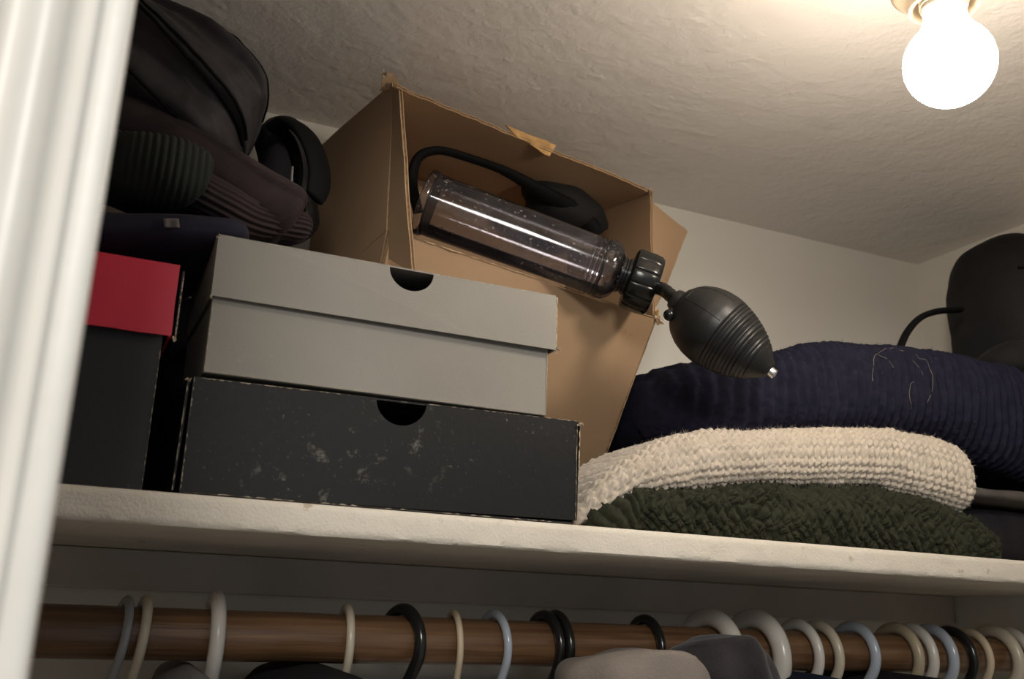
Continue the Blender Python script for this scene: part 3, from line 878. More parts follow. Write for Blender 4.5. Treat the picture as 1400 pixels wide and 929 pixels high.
# ------------------------------------------------------------------ hand pump: clear cylinder, black cap, squeeze bulb
def pump():
    p0 = at(579, 276, 0.190)
    p1 = at(850, 376, 0.110)
    L = (p1 - p0).length
    Fm = frame_to(p0, p1)
    t = thing('hand_pump', 'clear plastic cylinder hand pump with black squeeze bulb sticking out of the cardboard box', 'pump', p0)
    r0, r1 = 0.0358, 0.0325
    # cylinder: outer and inner wall
    outer = [(r0 - 0.0032, 0.0), (r0 + 0.0016, 0.0), (r0 + 0.0020, 0.0016), (r0 + 0.0020, 0.0066), (r0 + 0.0012, 0.0078), (r0 - 0.0006, 0.0082), (r0 - 0.0006, 0.0098), (r0, 0.0106)]
    hS = L - 0.040
    for i in range(1, 9):
        outer.append((r0 + (r1 - r0) * i / 8, 0.0085 + (hS - 0.0085) * i / 8))
    h = hS
    for k in range(3):                                     # moulded rings before the shoulder
        outer += [(r1 + 0.0009, h + 0.0012), (r1 + 0.0009, h + 0.0030), (r1 - 0.0004, h + 0.0042), (r1 - 0.0004, h + 0.0052)]
        h += 0.0056
    outer += [(r1 + 0.0012, h + 0.001), (r1 + 0.0014, h + 0.005), (r1 + 0.0006, h + 0.0105), (r1 - 0.002, h + 0.0145), (r1 - 0.006, h + 0.0180), (r1 - 0.0110, h + 0.0205), (0.0165, h + 0.0218), (0.0150, h + 0.0225)]
    b = MB().lathe(outer, Fm, 64)
    inner = [(r0 - 0.0032, 0.0002), (r0 - 0.0031, 0.008), (r1 - 0.0030, hS), (r1 - 0.0030, h + 0.009), (r1 - 0.008, h + 0.0165), (0.0145, h + 0.0205)]
    k0 = len(b.f)
    b.lathe(inner, Fm, 64)
    # leave the tube open at the base and at the neck
    b.f = [f for f in b.f if len(f) == 4]
    b.m = [0] * len(b.f)
    cyl = autosmooth(b.build('cylinder', MT['clear'], t), 28)
    cyl['label'] = 'clear plastic cylinder'
    for zz, rr_ in ((0.0090, r0 - 0.0004), (h + 0.0004, r1 + 0.0006)):
        MB().lathe([(rr_ - 0.0010, zz - 0.0007), (rr_ + 0.0006, zz - 0.0007), (rr_ + 0.0006, zz + 0.0007), (rr_ - 0.0010, zz + 0.0007)], Fm, 48).build('seal_ring', MT['black_rubber'], t, True)
    # collar and ribbed cap
    z = h + 0.0205
    b = MB().lathe([(0.0, z - 0.002), (0.0185, z - 0.002), (0.0205, z), (0.0205, z + 0.003), (0.0190, z + 0.004), (0.0190, z + 0.006), (0.0208, z + 0.007), (0.0208, z + 0.010), (0.0190, z + 0.0115), (0.0, z + 0.0115)], Fm, 48)
    autosmooth(b.build('neck_collar', MT['black_plastic'], t), 30)
    z += 0.0105
    def ribs(i, a):
        if 2 <= i <= 6:
            return -0.0011 * max(0.0, math.cos(a * 14)) ** 14
        return 0
    CS = 1.2
    b = MB().lathe([(r_ * CS, z + (h_ - z) * 1.38) for r_, h_ in [(0.0, z), (0.0250, z), (0.0278, z + 0.0012), (0.0290, z + 0.004), (0.0290, z + 0.009), (0.0290, z + 0.015), (0.0283, z + 0.0205), (0.0262, z + 0.0228), (0.0222, z + 0.0235), (0.0200, z + 0.0225), (0.0190, z + 0.0222), (0.0, z + 0.0222)]], Fm, 168, 0, ribs)
    cap = autosmooth(b.build('screw_cap', MT['black_plastic'], t), 35)
    # stem from the cap to the bulb
    s0 = Fm @ Vector((0, 0.0, z + 0.028))
    q0 = at(925, 411, 0.045)
    q1 = at(1052, 507, -0.010)
    mid = at(908, 397, 0.062)
    path = spline([s0, s0.lerp(mid, 0.5), mid, q0.lerp(mid, 0.35), q0], 40)
    b = MB()
    b.tube(path, [0.0098 - 0.0028 * sm(0, 0.35, i / 39) + (0.0006 * (1 if (i // 2) % 2 else 0) if i > 14 else 0) + 0.002 * sm(0.75, 0.95, i / 39) for i in range(40)], 20)
    autosmooth(b.build('stem', MT['black_plastic'], t), 40)
    # squeeze bulb
    Lb = (q1 - q0).length
    Fb = frame_to(q0, q1)
    pr = [(0.0, -0.004), (0.0105, -0.004), (0.0120, -0.001), (0.0125, 0.003), (0.0130, 0.006)]
    ctrl = [(0.045, 0.0150), (0.07, 0.0200), (0.13, 0.0268), (0.22, 0.0322), (0.32, 0.0352), (0.42, 0.0362), (0.52, 0.0352), (0.62, 0.0328), (0.72, 0.0290), (0.81, 0.0245), (0.89, 0.0185), (0.95, 0.0125), (1.0, 0.0078)]
    n = 110
    us = np.linspace(0.045, 1.0, n)
    rs = np.interp(us, [c[0] for c in ctrl], [c[1] for c in ctrl])
    ker = np.array([1, 2, 3, 4, 3, 2, 1.0]); ker /= ker.sum()
    rs2 = np.convolve(np.pad(rs, 3, mode='edge'), ker, 'valid') * 1.13
    for u, r in zip(us, rs2):
        g = 0.0
        if 0.50 < u < 0.86:                                # moulded ridges on the lower half
            ph = (u - 0.50) / 0.36 * 11
            g = -0.0013 * (0.5 + 0.5 * math.cos(2 * math.pi * ph)) ** 3
        pr.append((r + g, u * Lb))
    pr += [(0.0068, Lb + 0.0008), (0.0, Lb + 0.0008)]
    b = MB().lathe(pr, Fb, 64)
    bulb = autosmooth(b.build('squeeze_bulb', MT['black_rubber'], t), 50)
    bulb['label'] = 'black rubber squeeze bulb'
    b = MB().lathe([(0.0, Lb - 0.001), (0.0050, Lb - 0.001), (0.0052, Lb + 0.006), (0.0046, Lb + 0.0072), (0.0030, Lb + 0.0074), (0.0028, Lb + 0.004), (0.0, Lb + 0.004)], Fb, 24)
    o = autosmooth(b.build('valve_tip', MT['metal'], bulb), 40)
    o['label'] = 'shiny metal valve tip'
    # moulded label panel outline on the bulb
    b = MB()
    def SB(u, ang, off):
        r = float(np.interp(u, us, rs2)) + off
        return Fb @ Vector((r * math.cos(ang), r * math.sin(ang), u * Lb))
    toc = Fb.inverted() @ Vector(CAM_LOC)
    base = math.atan2(toc.y, toc.x)
    up = Fb.inverted().to_3x3() @ Vector((0, 0, 1))
    sgn = 1 if math.sin(math.atan2(up.y, up.x) - base) > 0 else -1
    for (ua, aa), (ub, ab) in [((0.10, 0.25), (0.10, 1.0)), ((0.10, 0.25), (0.47, 0.25)), ((0.10, 1.0), (0.44, 1.0))]:
        pts = [SB(ua + (ub - ua) * i / 12, base + sgn * (aa + (ab - aa) * i / 12), 0.00005) for i in range(13)]
        b.tube(pts, 0.00045, 6)
    b.build('moulded_panel', MT['black_rubber'], bulb, True)
    # release valve ball on a short arm
    vb = at(915, 431, 0.034)
    b = MB()
    b.tube([q0 + Vector((0, 0, -0.004)), vb], 0.0030, 10)
    b.build('valve_arm', MT['black_plastic'], t, True)
    b = MB().lathe([(max(0.0, 0.0062 * math.sin(math.pi * i / 14)), -0.0062 * math.cos(math.pi * i / 14)) for i in range(15)], Matrix.Translation(vb), 24)
    b.build('release_knob', MT['black_plastic'], t, True)
pump()

# ------------------------------------------------------------------ folded sweaters
def table(pts):
    xs = np.array([p[0] for p in pts])
    zs = np.array([p[1] for p in pts])
    return lambda x: np.interp(x, xs, zs)

def sweater(name, label, material, top_px, bot_px, yf_tab, yb, x0, x1, disp, nx, nf, capl=0.03, capr=0.03, group=None, xamp=None, yref=0.03):
    YR = yref if callable(yref) else (lambda p: yref)
    tops = sorted([(at(px, py, YR(px)).x, at(px, py, YR(px)).z) for px, py in top_px])
    bots = sorted([(at(px, py, YR(px)).x, at(px, py, YR(px)).z) for px, py in bot_px])
    T, Bf, YF = table(tops), table(bots), table(yf_tab)
    YB = table([(0.0, 0.155), (0.555, 0.155), (0.625, yb), (2.0, yb)])
    xs = np.linspace(x0, x1, nx)
    kern = np.hanning(max(5, nx // 14)); kern /= kern.sum()
    def smooth(a):
        k = len(kern) // 2
        return np.convolve(np.pad(a, (k, len(kern) - 1 - k), mode='edge'), kern, 'valid')
    tz, bz, yf = smooth(T(xs)), smooth(Bf(xs)), smooth(YF(xs))
    cz, h = (tz + bz) / 2, (tz - bz) / 2
    tl = np.clip((xs - x0) / capl, 0, 1)
    tr = np.clip((x1 - xs) / capr, 0, 1)
    e = np.sqrt(np.clip(1 - (1 - tl) ** 2, 0, 1)) * np.sqrt(np.clip(1 - (1 - tr) ** 2, 0, 1))
    e = np.maximum(e, 0.04)
    # section parameter: front half-round, top, back half-round, bottom
    fa = np.linspace(-math.pi / 2, math.pi / 2, nf)
    ntop, nb, nbo = 26, 8, 14
    V = np.zeros((nx, nf + ntop + nb + nbo, 3))
    Nn = np.zeros_like(V)
    S = np.zeros((nx, V.shape[1]))
    for i in range(nx):
        hh = h[i] * e[i]
        yb = float(YB(xs[i]))
        ydep = max(yb - yf[i], 0.05)
        rr = min(hh, ydep * 0.3)
        rr = max(rr, 0.001)
        inset = (1 - e[i]) * capl * 0.8
        y0_, y1_ = yf[i] + inset, yb - inset
        sec, nor, s = [], [], []
        ry = min(h[i] * 0.85, 0.045) * (0.4 + 0.6 * e[i])
        for a in fa:
            ca, sa = math.cos(a), math.sin(a)
            sx = math.copysign(abs(ca) ** 0.85, ca)
            sz = math.copysign(abs(sa) ** 0.85, sa)
            sec.append((y0_ + ry * (1 - sx), cz[i] + hh * sz)); nor.append((-ca, sa)); s.append(a * (h[i] + ry) / 2)
        for k in range(ntop):
            u = (k + 0.5) / ntop
            sec.append((y0_ + ry + (y1_ - y0_ - 2 * ry) * u, cz[i] + hh)); nor.append((0, 1)); s.append(math.pi / 2 * (h[i] + ry) / 2 + (y1_ - y0_) * u)
        for k in range(nb):
            a = math.pi / 2 - math.pi * (k + 0.5) / nb
            sec.append((y1_ - ry * (1 - math.cos(a)), cz[i] + hh * math.sin(a))); nor.append((math.cos(a), math.sin(a))); s.append(0.3)
        for k in range(nbo):
            u = (k + 0.5) / nbo
            sec.append((y1_ - ry - (y1_ - y0_ - 2 * ry) * u, cz[i] - hh)); nor.append((0, -1)); s.append(-0.2)
        sec = np.array(sec)
        V[i, :, 0] = xs[i]
        V[i, :, 1:] = sec
        Nn[i, :, 1:] = np.array(nor)
        S[i] = s
    dsp = disp(np.repeat(xs[:, None], V.shape[1], 1), S)
    fade = np.clip(e * 1.6, 0.2, 1)[:, None]
    isbot = np.zeros(V.shape[1]); isbot[-nbo:] = 1
    dsp = dsp * fade * (1 - isbot)[None, :]
    V += Nn * dsp[..., None]
    # soft large-scale waviness
    nsec = V.shape[1]
    flat = V.reshape(-1, 3)
    verts = []
    for (x, y, z) in flat:
        q = 0.004 * N3(x * 9, y * 9, z * 14 + 3.0)
        verts.append((x, y + q, max(z + 0.5 * q, SHELF_Z + 0.0005)))
    faces = []
    for i in range(nx - 1):
        for j in range(nsec):
            a, b_ = i * nsec + j, i * nsec + (j + 1) % nsec
            faces.append((a, a + nsec, b_ + nsec, b_))
    faces.append(tuple(range(nsec)))
    faces.append(tuple(range((nx - 1) * nsec + nsec - 1, (nx - 1) * nsec - 1, -1)))
    o = obj(name, verts, faces, material, None, True)
    tag(o, label, 'sweater', group)
    return o, np.array(verts).reshape(nx, nsec, 3), Nn, nf, ntop

def fuzz(parent, V, Nn, nf, material, count, length, seed):
    """loose fibres standing off the wool"""
    r = np.random.RandomState(seed)
    nx = V.shape[0]
    vs, fs = [], []
    for k in range(count):
        i = r.randint(2, nx - 2)
        j = r.randint(2, nf + 8)
        p = Vector(V[i, j])
        n = Vector(Nn[i, j]) + Vector(r.normal(0, 0.55, 3))
        n.normalize()
        L = length * r.uniform(0.4, 1.3)
        b = Vector(r.normal(0, 0.5, 3))
        w = n.cross(Vector(r.normal(0, 1, 3))).normalized() * 0.00011
        q1 = p + n * L * 0.5 + b * L * 0.12
        q2 = p + n * L + b * L * 0.45
        k0 = len(vs)
        vs += [p - w, p + w, q1 + w * 0.8, q1 - w * 0.8, q2]
        fs += [(k0, k0 + 1, k0 + 2, k0 + 3), (k0 + 3, k0 + 2, k0 + 4)]
    o = obj('wool_fuzz', vs, fs, material, parent)
    o['kind'] = 'stuff'
    return o

def vnoise(x, y, seed=0):
    """smooth value noise on arrays"""
    r = np.random.RandomState(seed).uniform(-1, 1, (256, 256))
    xi, yi = np.floor(x).astype(int), np.floor(y).astype(int)
    fx, fy = x - xi, y - yi
    fx, fy = fx * fx * (3 - 2 * fx), fy * fy * (3 - 2 * fy)
    g = lambda a, b: r[np.mod(a, 256), np.mod(b, 256)]
    return (g(xi, yi) * (1 - fx) + g(xi + 1, yi) * fx) * (1 - fy) + (g(xi, yi + 1) * (1 - fx) + g(xi + 1, yi + 1) * fx) * fy

def d_navy(X, S):
    warp = X + 0.0035 * vnoise(X * 14, S * 22, 1) + 0.0012 * vnoise(X * 60, S * 60, 2) + 0.06 * np.clip(S, -0.05, 0.06) * np.sin(X * 9)
    ph = np.pi * warp / 0.0122
    amp = 0.0078 * (0.75 + 0.4 * vnoise(X * 25, S * 25, 3))
    return amp * (0.5 + 0.5 * np.cos(2 * ph)) ** 0.8 + 0.0007 * vnoise(X * 330, S * 190, 4) + 0.0006 * vnoise(X * 600, S * 500, 5)

def d_cream(X, S):
    warp = X + 0.10 * S + 0.0012 * vnoise(X * 22, S * 26, 6)
    s = S + 0.0006 * vnoise(X * 40, S * 30, 7)
    ph = np.pi * warp / 0.0094
    col = np.abs(np.cos(ph))
    st = np.abs(np.sin(np.pi * s / 0.0074 + 1.3 * np.abs(np.sin(ph))))
    a = 1 + 0.35 * vnoise(X * 60, S * 60, 8)
    return a * (0.0030 * col ** 0.8 + 0.0024 * st ** 0.7) + 0.0008 * vnoise(X * 420, S * 420, 9)

def d_green(X, S):
    a = X + 0.0065 * vnoise(X * 45, S * 45, 10) + 0.0022 * vnoise(X * 130, S * 130, 11)
    s = S + 0.0065 * vnoise(X * 45, S * 45, 12) + 0.0022 * vnoise(X * 130, S * 130, 13)
    u = (a * 0.85 + s) / 0.0118
    v = (a * 0.85 - s) / 0.0118
    iu, iv = np.floor(u), np.floor(v)
    fu, fv = u - iu, v - iv
    par = np.mod(iu + iv, 2)
    over = np.where(par > 0.5, np.sin(np.pi * fv) ** 0.7 * (0.45 + 0.55 * np.sin(np.pi * fu)), np.sin(np.pi * fu) ** 0.7 * (0.45 + 0.55 * np.sin(np.pi * fv)))
    ply = np.where(par > 0.5, np.cos(5 * np.pi * fv + 2.2 * fu), np.cos(5 * np.pi * fu + 2.2 * fv))
    cuff = np.clip((0.505 - X) / 0.012, 0, 1)
    am = 1 + 0.6 * vnoise(X * 50, S * 50, 14)
    cab = am * (0.0050 * over + 0.0011 * ply) + 0.0016 * vnoise(X * 200, S * 200, 15) + 0.0007 * vnoise(X * 520, S * 520, 16)
    rib = 0.0042 * np.abs(np.sin(np.pi * (X * 0.7 + S * 0.6 + 0.003 * vnoise(X * 60, S * 60, 17)) / 0.0085)) + 0.001 * vnoise(X * 300, S * 300, 18)
    return cab * (1 - cuff) + rib * cuff

yf_navy = [(0.56, 0.235), (0.60, 0.20), (0.635, 0.12), (0.68, 0.062), (0.74, 0.045), (1.3, 0.040)]
o, V, Nn, nf, nt_ = sweater('folded_sweater', 'navy blue ribbed wool sweater folded on top of the cream one', MT['knit_navy'],
    [(840, 500), (866, 486), (900, 478), (960, 478), (1045, 484), (1080, 480), (1115, 471), (1180, 466), (1250, 473), (1320, 486), (1400, 500), (1520, 530)],
    [(840, 625), (900, 602), (1000, 592), (1200, 586), (1290, 596), (1330, 614), (1400, 640), (1520, 690)],
    yf_navy, 0.34, 0.610, 1.262, d_navy, 620, 110, 0.03, 0.05, 'folded sweaters on the shelf', yref=lambda p: float(np.interp(p, [840, 900, 960, 1050], [0.22, 0.15, 0.08, 0.055])))
fuzz(o, V, Nn, nf, MT['knit_navy'], 7000, 0.0045, 1)
for (ia, ja), (ib, jb), (ic, jc), (id_, jd) in [((330, 60), (342, 78), (352, 82), (368, 70)), ((352, 84), (372, 92), (392, 88), (408, 66)), ((404, 84), (418, 80), (424, 66), (410, 50)), ((392, 44), (384, 50), (383, 58), (392, 62))]:
    cp = spline([(a_ - 130, b_ - 6, 0) for a_, b_ in ((ia, ja), (ib, jb), (ic, jc), (id_, jd))], 26)
    def onwool(c):
        i0, j0 = int(c.x), int(c.y)
        fu, fv = c.x - i0, c.y - j0
        p_ = (V[i0, j0] * (1 - fu) + V[i0 + 1, j0] * fu) * (1 - fv) + (V[i0, j0 + 1] * (1 - fu) + V[i0 + 1, j0 + 1] * fu) * fv
        return Vector(p_ + Nn[i0, j0] * 0.0016)
    tp = [onwool(c) for c in cp]
    for _ in range(3):
        tp = [tp[0]] + [(tp[k - 1] + tp[k] * 2 + tp[k + 1]) / 4 for k in range(1, 25)] + [tp[25]]
    th = MB().tube([(tp[max(0, k - 1)] + tp[k] + tp[min(25, k + 1)]) / 3 for k in range(26)], 0.00019, 5).build('loose_thread', MT['thread'], o)
    th['label'] = 'pale loose thread'
yf_cream = [(0.40, 0.035), (0.47, 0.018), (0.55, 0.014), (0.95, 0.016)]
o, V, Nn, nf, nt_ = sweater('folded_sweater', 'cream chunky knit wool sweater folded between the navy and green ones', MT['knit_cream'],
    [(795, 702), (812, 672), (845, 641), (900, 608), (960, 593), (1050, 590), (1150, 587), (1230, 588), (1290, 600), (1335, 614), (1362, 640)],
    [(795, 718), (830, 697), (870, 668), (960, 664), (1050, 656), (1200, 661), (1280, 682), (1330, 700), (1360, 704)],
    yf_cream, 0.26, 0.434, 0.950, d_cream, 560, 130, 0.03, 0.022, 'folded sweaters on the shelf', yref=0.018)
fuzz(o, V, Nn, nf, MT['knit_cream'], 8000, 0.004, 2)
yf_green = [(0.40, 0.032), (0.47, 0.016), (0.52, 0.016), (0.95, 0.013), (1.0, 0.022)]
o, V, Nn, nf, nt_ = sweater('folded_sweater', 'dark green cable knit sweater folded at the bottom of the stack', MT['knit_green'],
    [(826, 690), (850, 660), (875, 652), (960, 664), (1050, 657), (1200, 662), (1280, 683), (1335, 706), (1378, 738), (1400, 765)],
    [(800, 722), (1400, 776)],
    yf_green, 0.27, 0.446, 0.985, d_green, 680, 130, 0.016, 0.022, 'folded sweaters on the shelf', yref=0.012)
fuzz(o, V, Nn, nf, MT['knit_green'], 7000, 0.004, 3)

def d_plain(X, S):
    return 0.0008 * np.sin(X * 160 + S * 30)
def folded(name, label, material, x0, x1, z0, z1, y0, y1, cat='folded cloth'):
    tp = [(x0, z1), (x1, z1)]
    n = 60
    vs, fs = [], []
    m = 40
    for i in range(n):
        x = x0 + (x1 - x0) * i / (n - 1)
        e = math.sqrt(max(0.0, 1 - (1 - min(1, min(i, n - 1 - i) / 8.0)) ** 2)) * 0.97 + 0.03
        for j in range(m):
            a = 2 * math.pi * j / m
            ca, sa = math.cos(a), math.sin(a)
            yy = (y0 + y1) / 2 + (y1 - y0) / 2 * math.copysign(abs(ca) ** 0.3, ca) * (0.9 + 0.1 * e)
            zz = (z0 + z1) / 2 + (z1 - z0) / 2 * math.copysign(abs(sa) ** 0.6, sa) * e
            zz += 0.003 * N3(x * 14, yy * 14, 1.7) * (1 if sa > 0 else 0)
            vs.append((x, yy, max(zz, z0)))
    for i in range(n - 1):
        for j in range(m):
            fs.append((i * m + j, i * m + (j + 1) % m, (i + 1) * m + (j + 1) % m, (i + 1) * m + j))
    fs += [tuple(range(m - 1, -1, -1)), tuple(range((n - 1) * m, n * m))]
    o = obj(name, vs, fs, material, None, True)
    return tag(o, label, cat)
folded('folded_trousers', 'dark folded cloth on the shelf right of the green sweater', MT['fold_dark'], 1.000, 1.272, SHELF_Z + 0.0005, 1.822, 0.075, 0.33)
folded('gap_shade_filler', 'black filler behind the shoe boxes standing in for the shade in the gap beside the red-lidded box', MT['black_cloth'], 0.070, 0.222, SHELF_Z + 0.0005, 1.985, 0.250, 0.375)  # added black mass hiding the lit wall, stands in for shade in the gap
folded('folded_shirt', 'thin grey folded cloth between dark cloth and navy sweater', MT['fold_grey'], 0.975, 1.270, 1.824, 1.842, 0.060, 0.32)

# ------------------------------------------------------------------ soft bags and garments by sweeping
class Blob:
    def __init__(s, path, prof, up=(0, 0, 1), ex=2.4, disp=None, n=90, m=72):
        s.P = spline(path, n)
        s.n, s.m, s.ex = n, m, ex
        s.prof, s.disp, s.up = prof, disp, Vector(up)
    def S(s, t, ph, off=0.0):
        f = max(0.0, min(1.0, t)) * (s.n - 1)
        i = min(int(f), s.n - 2)
        u = f - i
        p = s.P[i].lerp(s.P[i + 1], u)
        T = (s.P[min(i + 2, s.n - 1)] - s.P[max(i - 1, 0)]).normalized()
        b = T.cross(s.up).normalized()
        c = b.cross(T)
        a_, b_ = s.prof(t)
        ca, sa = math.cos(ph), math.sin(ph)
        k = (abs(ca) ** s.ex + abs(sa) ** s.ex) ** (-1.0 / s.ex)
        d = b * (ca * k * a_) + c * (sa * k * b_)
        q = p + d
        w = off + (s.disp(t, ph, q) if s.disp else 0.0)
        if d.length > 1e-6:
            q = q + d.normalized() * w
        return q
    def mesh(s, mb=None):
        mb = mb or MB()
        vs, fs = [], []
        for i in range(s.n):
            for j in range(s.m):
                vs.append(s.S(i / (s.n - 1), 2 * math.pi * j / s.m))
        m = s.m
        for i in range(s.n - 1):
            for j in range(m):
                fs.append((i * m + j, i * m + (j + 1) % m, (i + 1) * m + (j + 1) % m, (i + 1) * m + j))
        fs += [tuple(range(m - 1, -1, -1)), tuple(range((s.n - 1) * m, s.n * m))]
        return mb.add(vs, fs)

def endcap(t, a, b, p=2.0):
    """1 in the middle, rounded to nothing at both ends"""
    l = 1 - max(0.0, 1 - t / a) ** p
    r = 1 - max(0.0, 1 - (1 - t) / b) ** p
    return max(0.02, math.sqrt(max(0, l)) * math.sqrt(max(0, r)))

def left_pile():
    # navy cloth at the bottom, on the red lid
    zr = SHELF_Z + 0.0003 + 0.1765 + 0.0018
    def dn(t, ph, q):
        return 0.006 * N3(q.x * 14, q.y * 10, q.z * 20) + 0.002 * N3(q.x * 50, q.y * 30, q.z * 60)
    b = Blob([(-0.20, 0.15, zr + 0.027), (-0.06, 0.14, zr + 0.029), (0.02, 0.13, zr + 0.031), (0.070, 0.125, zr + 0.040), (0.110, 0.13, zr + 0.052)],
             lambda t: (0.115 * endcap(t, 0.1, 0.14), (0.0255 - 0.006 * t) * endcap(t, 0.1, 0.16)), ex=2.6, disp=lambda t, ph, q: (0.4 if math.sin(ph) < 0 else 0.8) * dn(t, ph, q))
    o = b.mesh().build('folded_jeans', MT['bag_navy'], None, True)
    tag(o, 'dark navy folded cloth lying on the red shoe box lid', 'folded cloth')
    def px_of(P):
        d = P - CAM_LOC
        return 700 + F_PX * d.dot(AX_R) / d.dot(AX_F), 464.5 + F_PX * d.dot(AX_D) / d.dot(AX_F)
    best = min(((i / 120, -0.6 + 0.95 * j / 60) for i in range(40, 121) for j in range(61)), key=lambda c: (px_of(b.S(*c))[0] - 236) ** 2 + (px_of(b.S(*c))[1] - 306) ** 2)
    tv, tf = [], []
    for i in range(7):
        for j in range(7):
            tv.append(b.S(best[0] + (i - 3) * 0.0062, best[1] + (j - 3) * 0.055, 0.0016))
    for i in range(6):
        for j in range(6):
            tf.append((i * 7 + j, i * 7 + j + 1, i * 7 + j + 8, i * 7 + j + 7))
    lt = obj('leather_tag', tv, tf, MT['tag'], o, True)
    sd = lt.modifiers.new('thickness', 'SOLIDIFY')
    sd.thickness = 0.001
    lt['label'] = 'small worn greyish tag'
    # ribbed dark sleeve roll
    def ds(t, ph, q):
        rib = 0.0017 * abs(math.sin(math.pi * q.x / 0.0060)) * (1 - 0.7 * sm(0.85, 0.97, t))
        return rib + 0.004 * N3(q.x * 14, q.y * 14, q.z * 14)
    b = Blob([(-0.16, 0.085, 2.016), at(150, 230, 0.065), at(200, 234, 0.050), at(235, 239, 0.045), at(256, 250, 0.052)],
             lambda t: (0.036 * endcap(t, 0.1, 0.10, 3), 0.0285 * endcap(t, 0.1, 0.10, 3)), ex=2.3, disp=ds, n=260, m=60)
    o = b.mesh().build('ribbed_sweater', MT['bag_green'], None, True)
    tag(o, 'rolled black-green sweater with a ribbed cuff above the navy cloth', 'sweater')
    bb = Blob([at(250, 252, 0.06), at(285, 275, 0.065), at(330, 298, 0.08), at(380, 310, 0.10), at(416, 318, 0.11)],
              lambda t: (0.028 * endcap(t, 0.12, 0.15), (0.021 - 0.008 * t) * endcap(t, 0.12, 0.15)), ex=2.2,
              disp=lambda t, ph, q: 0.0013 * math.sin(ph * 22 + t * 5) + 0.003 * N3(q.x * 30, q.y * 30, q.z * 30), n=90, m=150)
    bb.mesh().build('gathered_hem', MT['bag_plum'], o, True)
    # plum knit layer
    def dp(t, ph, q):
        return 0.0007 * math.sin(q.z * 1900 + q.x * 700) + 0.004 * N3(q.x * 10, q.y * 10, q.z * 22) + 0.004 * max(0, 1 - abs(math.sin(ph) - 0.45 - 0.2 * math.sin(t * 6)) / 0.15)
    b = Blob([(-0.28, 0.17, 2.098), (-0.06, 0.150, 2.085), (0.06, 0.140, 2.058), (0.125, 0.140, 2.033), (0.163, 0.145, 2.018)],
             lambda t: (0.090 * endcap(t, 0.1, 0.12), 0.035 * endcap(t, 0.1, 0.16)), ex=2.5, disp=dp, n=130, m=160)
    o = b.mesh().build('knit_pullover', MT['bag_plum'], None, True)
    tag(o, 'dark plum fine-knit pullover squashed under the backpack', 'sweater')
    # the backpack
    t = thing('backpack', 'large black backpack slumped on clothes near the ceiling beside the door casing', 'backpack', (-0.05, 0.17, 2.07))
    # a > 0 runs downwards from the front line of the section, a < 0 upwards
    def lim(x, l, r):
        return l + (r - l) * max(-0.3, min(1.15, (x + 0.03) / 0.16))
    def db(tt, ph, q):
        a = -ph
        while a > math.pi: a -= 2 * math.pi
        while a < -math.pi: a += 2 * math.pi
        s0, s1, s2 = lim(q.x, -1.15, -0.45), lim(q.x, -0.45, 0.35), lim(q.x, 0.25, 0.95)
        d = 0.010 * (sm(s0 - 0.30, s0 - 0.02, a) - sm(s0, s0 + 0.14, a))                 # rolled upper panel
        d += 0.016 * (sm(s1 - 0.45, s1 - 0.04, a) - sm(s1, s1 + 0.10, a))                # overhanging pocket edge
        d += 0.015 * (sm(s2 - 0.40, s2 - 0.05, a) - sm(s2 + 0.02, s2 + 0.16, a))
        w = q.x * 0.72 + q.z                                                            # folds fall to the lower right
        v = q.x - q.z * 0.72
        f = 0.010 * (0.45 - abs(N3(w * 22, q.y * 6, v * 6))) + 0.006 * (0.4 - abs(N3(w * 48 + 3, q.y * 12, v * 11))) + 0.0014 * N3(q.x * 80, q.y * 70, q.z * 80)
        return d + f
    body = Blob([(-0.24, 0.20, 2.170), (-0.12, 0.185, 2.168), (-0.02, 0.172, 2.153), (0.07, 0.165, 2.126), (0.122, 0.165, 2.100)],
                lambda u: (0.112 * endcap(u, 0.15, 0.20), (0.083 - 0.016 * u) * endcap(u, 0.15, 0.26)), ex=2.5, disp=db, n=220, m=240)
    body.mesh().build('main_body', MT['bag'], t, True)
    def xt(x):
        return min(range(200), key=lambda i: abs(body.S(i / 199, 0.0).x - x)) / 199.0
    ta, tb = xt(-0.06), 0.975
    for l, r in [(-0.49, 0.31), (-0.42, 0.40), (0.20, 0.90), (-1.2, -0.5)]:
        pts = []
        for i in range(80):
            u = ta + (tb - ta) * i / 79
            x = body.S(u, 0.0).x
            pts.append(body.S(u, -lim(x, l, r), 0.0006))
        MB().tube(pts, 0.0016, 8).build('piping', MT['strap'], t, True)
    bp = Blob([at(380, 165, 0.20), at(388, 205, 0.195), at(392, 250, 0.19), at(398, 300, 0.185), at(402, 325, 0.18)],
              lambda u: (0.028 * endcap(u, 0.2, 0.2), 0.030 * endcap(u, 0.2, 0.2)), up=(0, 1, 0), ex=2.3,
              disp=lambda u, ph, q: 0.004 * N3(q.x * 30, q.y * 30, q.z * 30), n=40, m=40)
    bp.mesh().build('back_pad', MT['bag'], t, True)
    # padded shoulder strap hanging off the right end
    def strap(pts, w, th, name='shoulder_strap', n=60, material='strap', side=(0.2, -1, 0)):
        mb = MB()
        mb.tube(spline(pts, n), [w * (0.55 + 0.45 * math.sin(math.pi * min(1, 0.15 + i / (n - 1) * 0.85)) ** 0.5) for i in range(n)], 16, True, 0, th / w, side)
        return mb.build(name, MT[material], t, True)
    strap([at(372, 178, 0.150), at(392, 168, 0.140), at(416, 182, 0.130), at(432, 212, 0.125), at(437, 245, 0.122), at(430, 272, 0.120)], 0.021, 0.006, side=(-0.5, -0.8, -0.3))
    strap([at(384, 180, 0.165), at(400, 205, 0.160), at(408, 240, 0.150), at(402, 275, 0.145)], 0.013, 0.004)
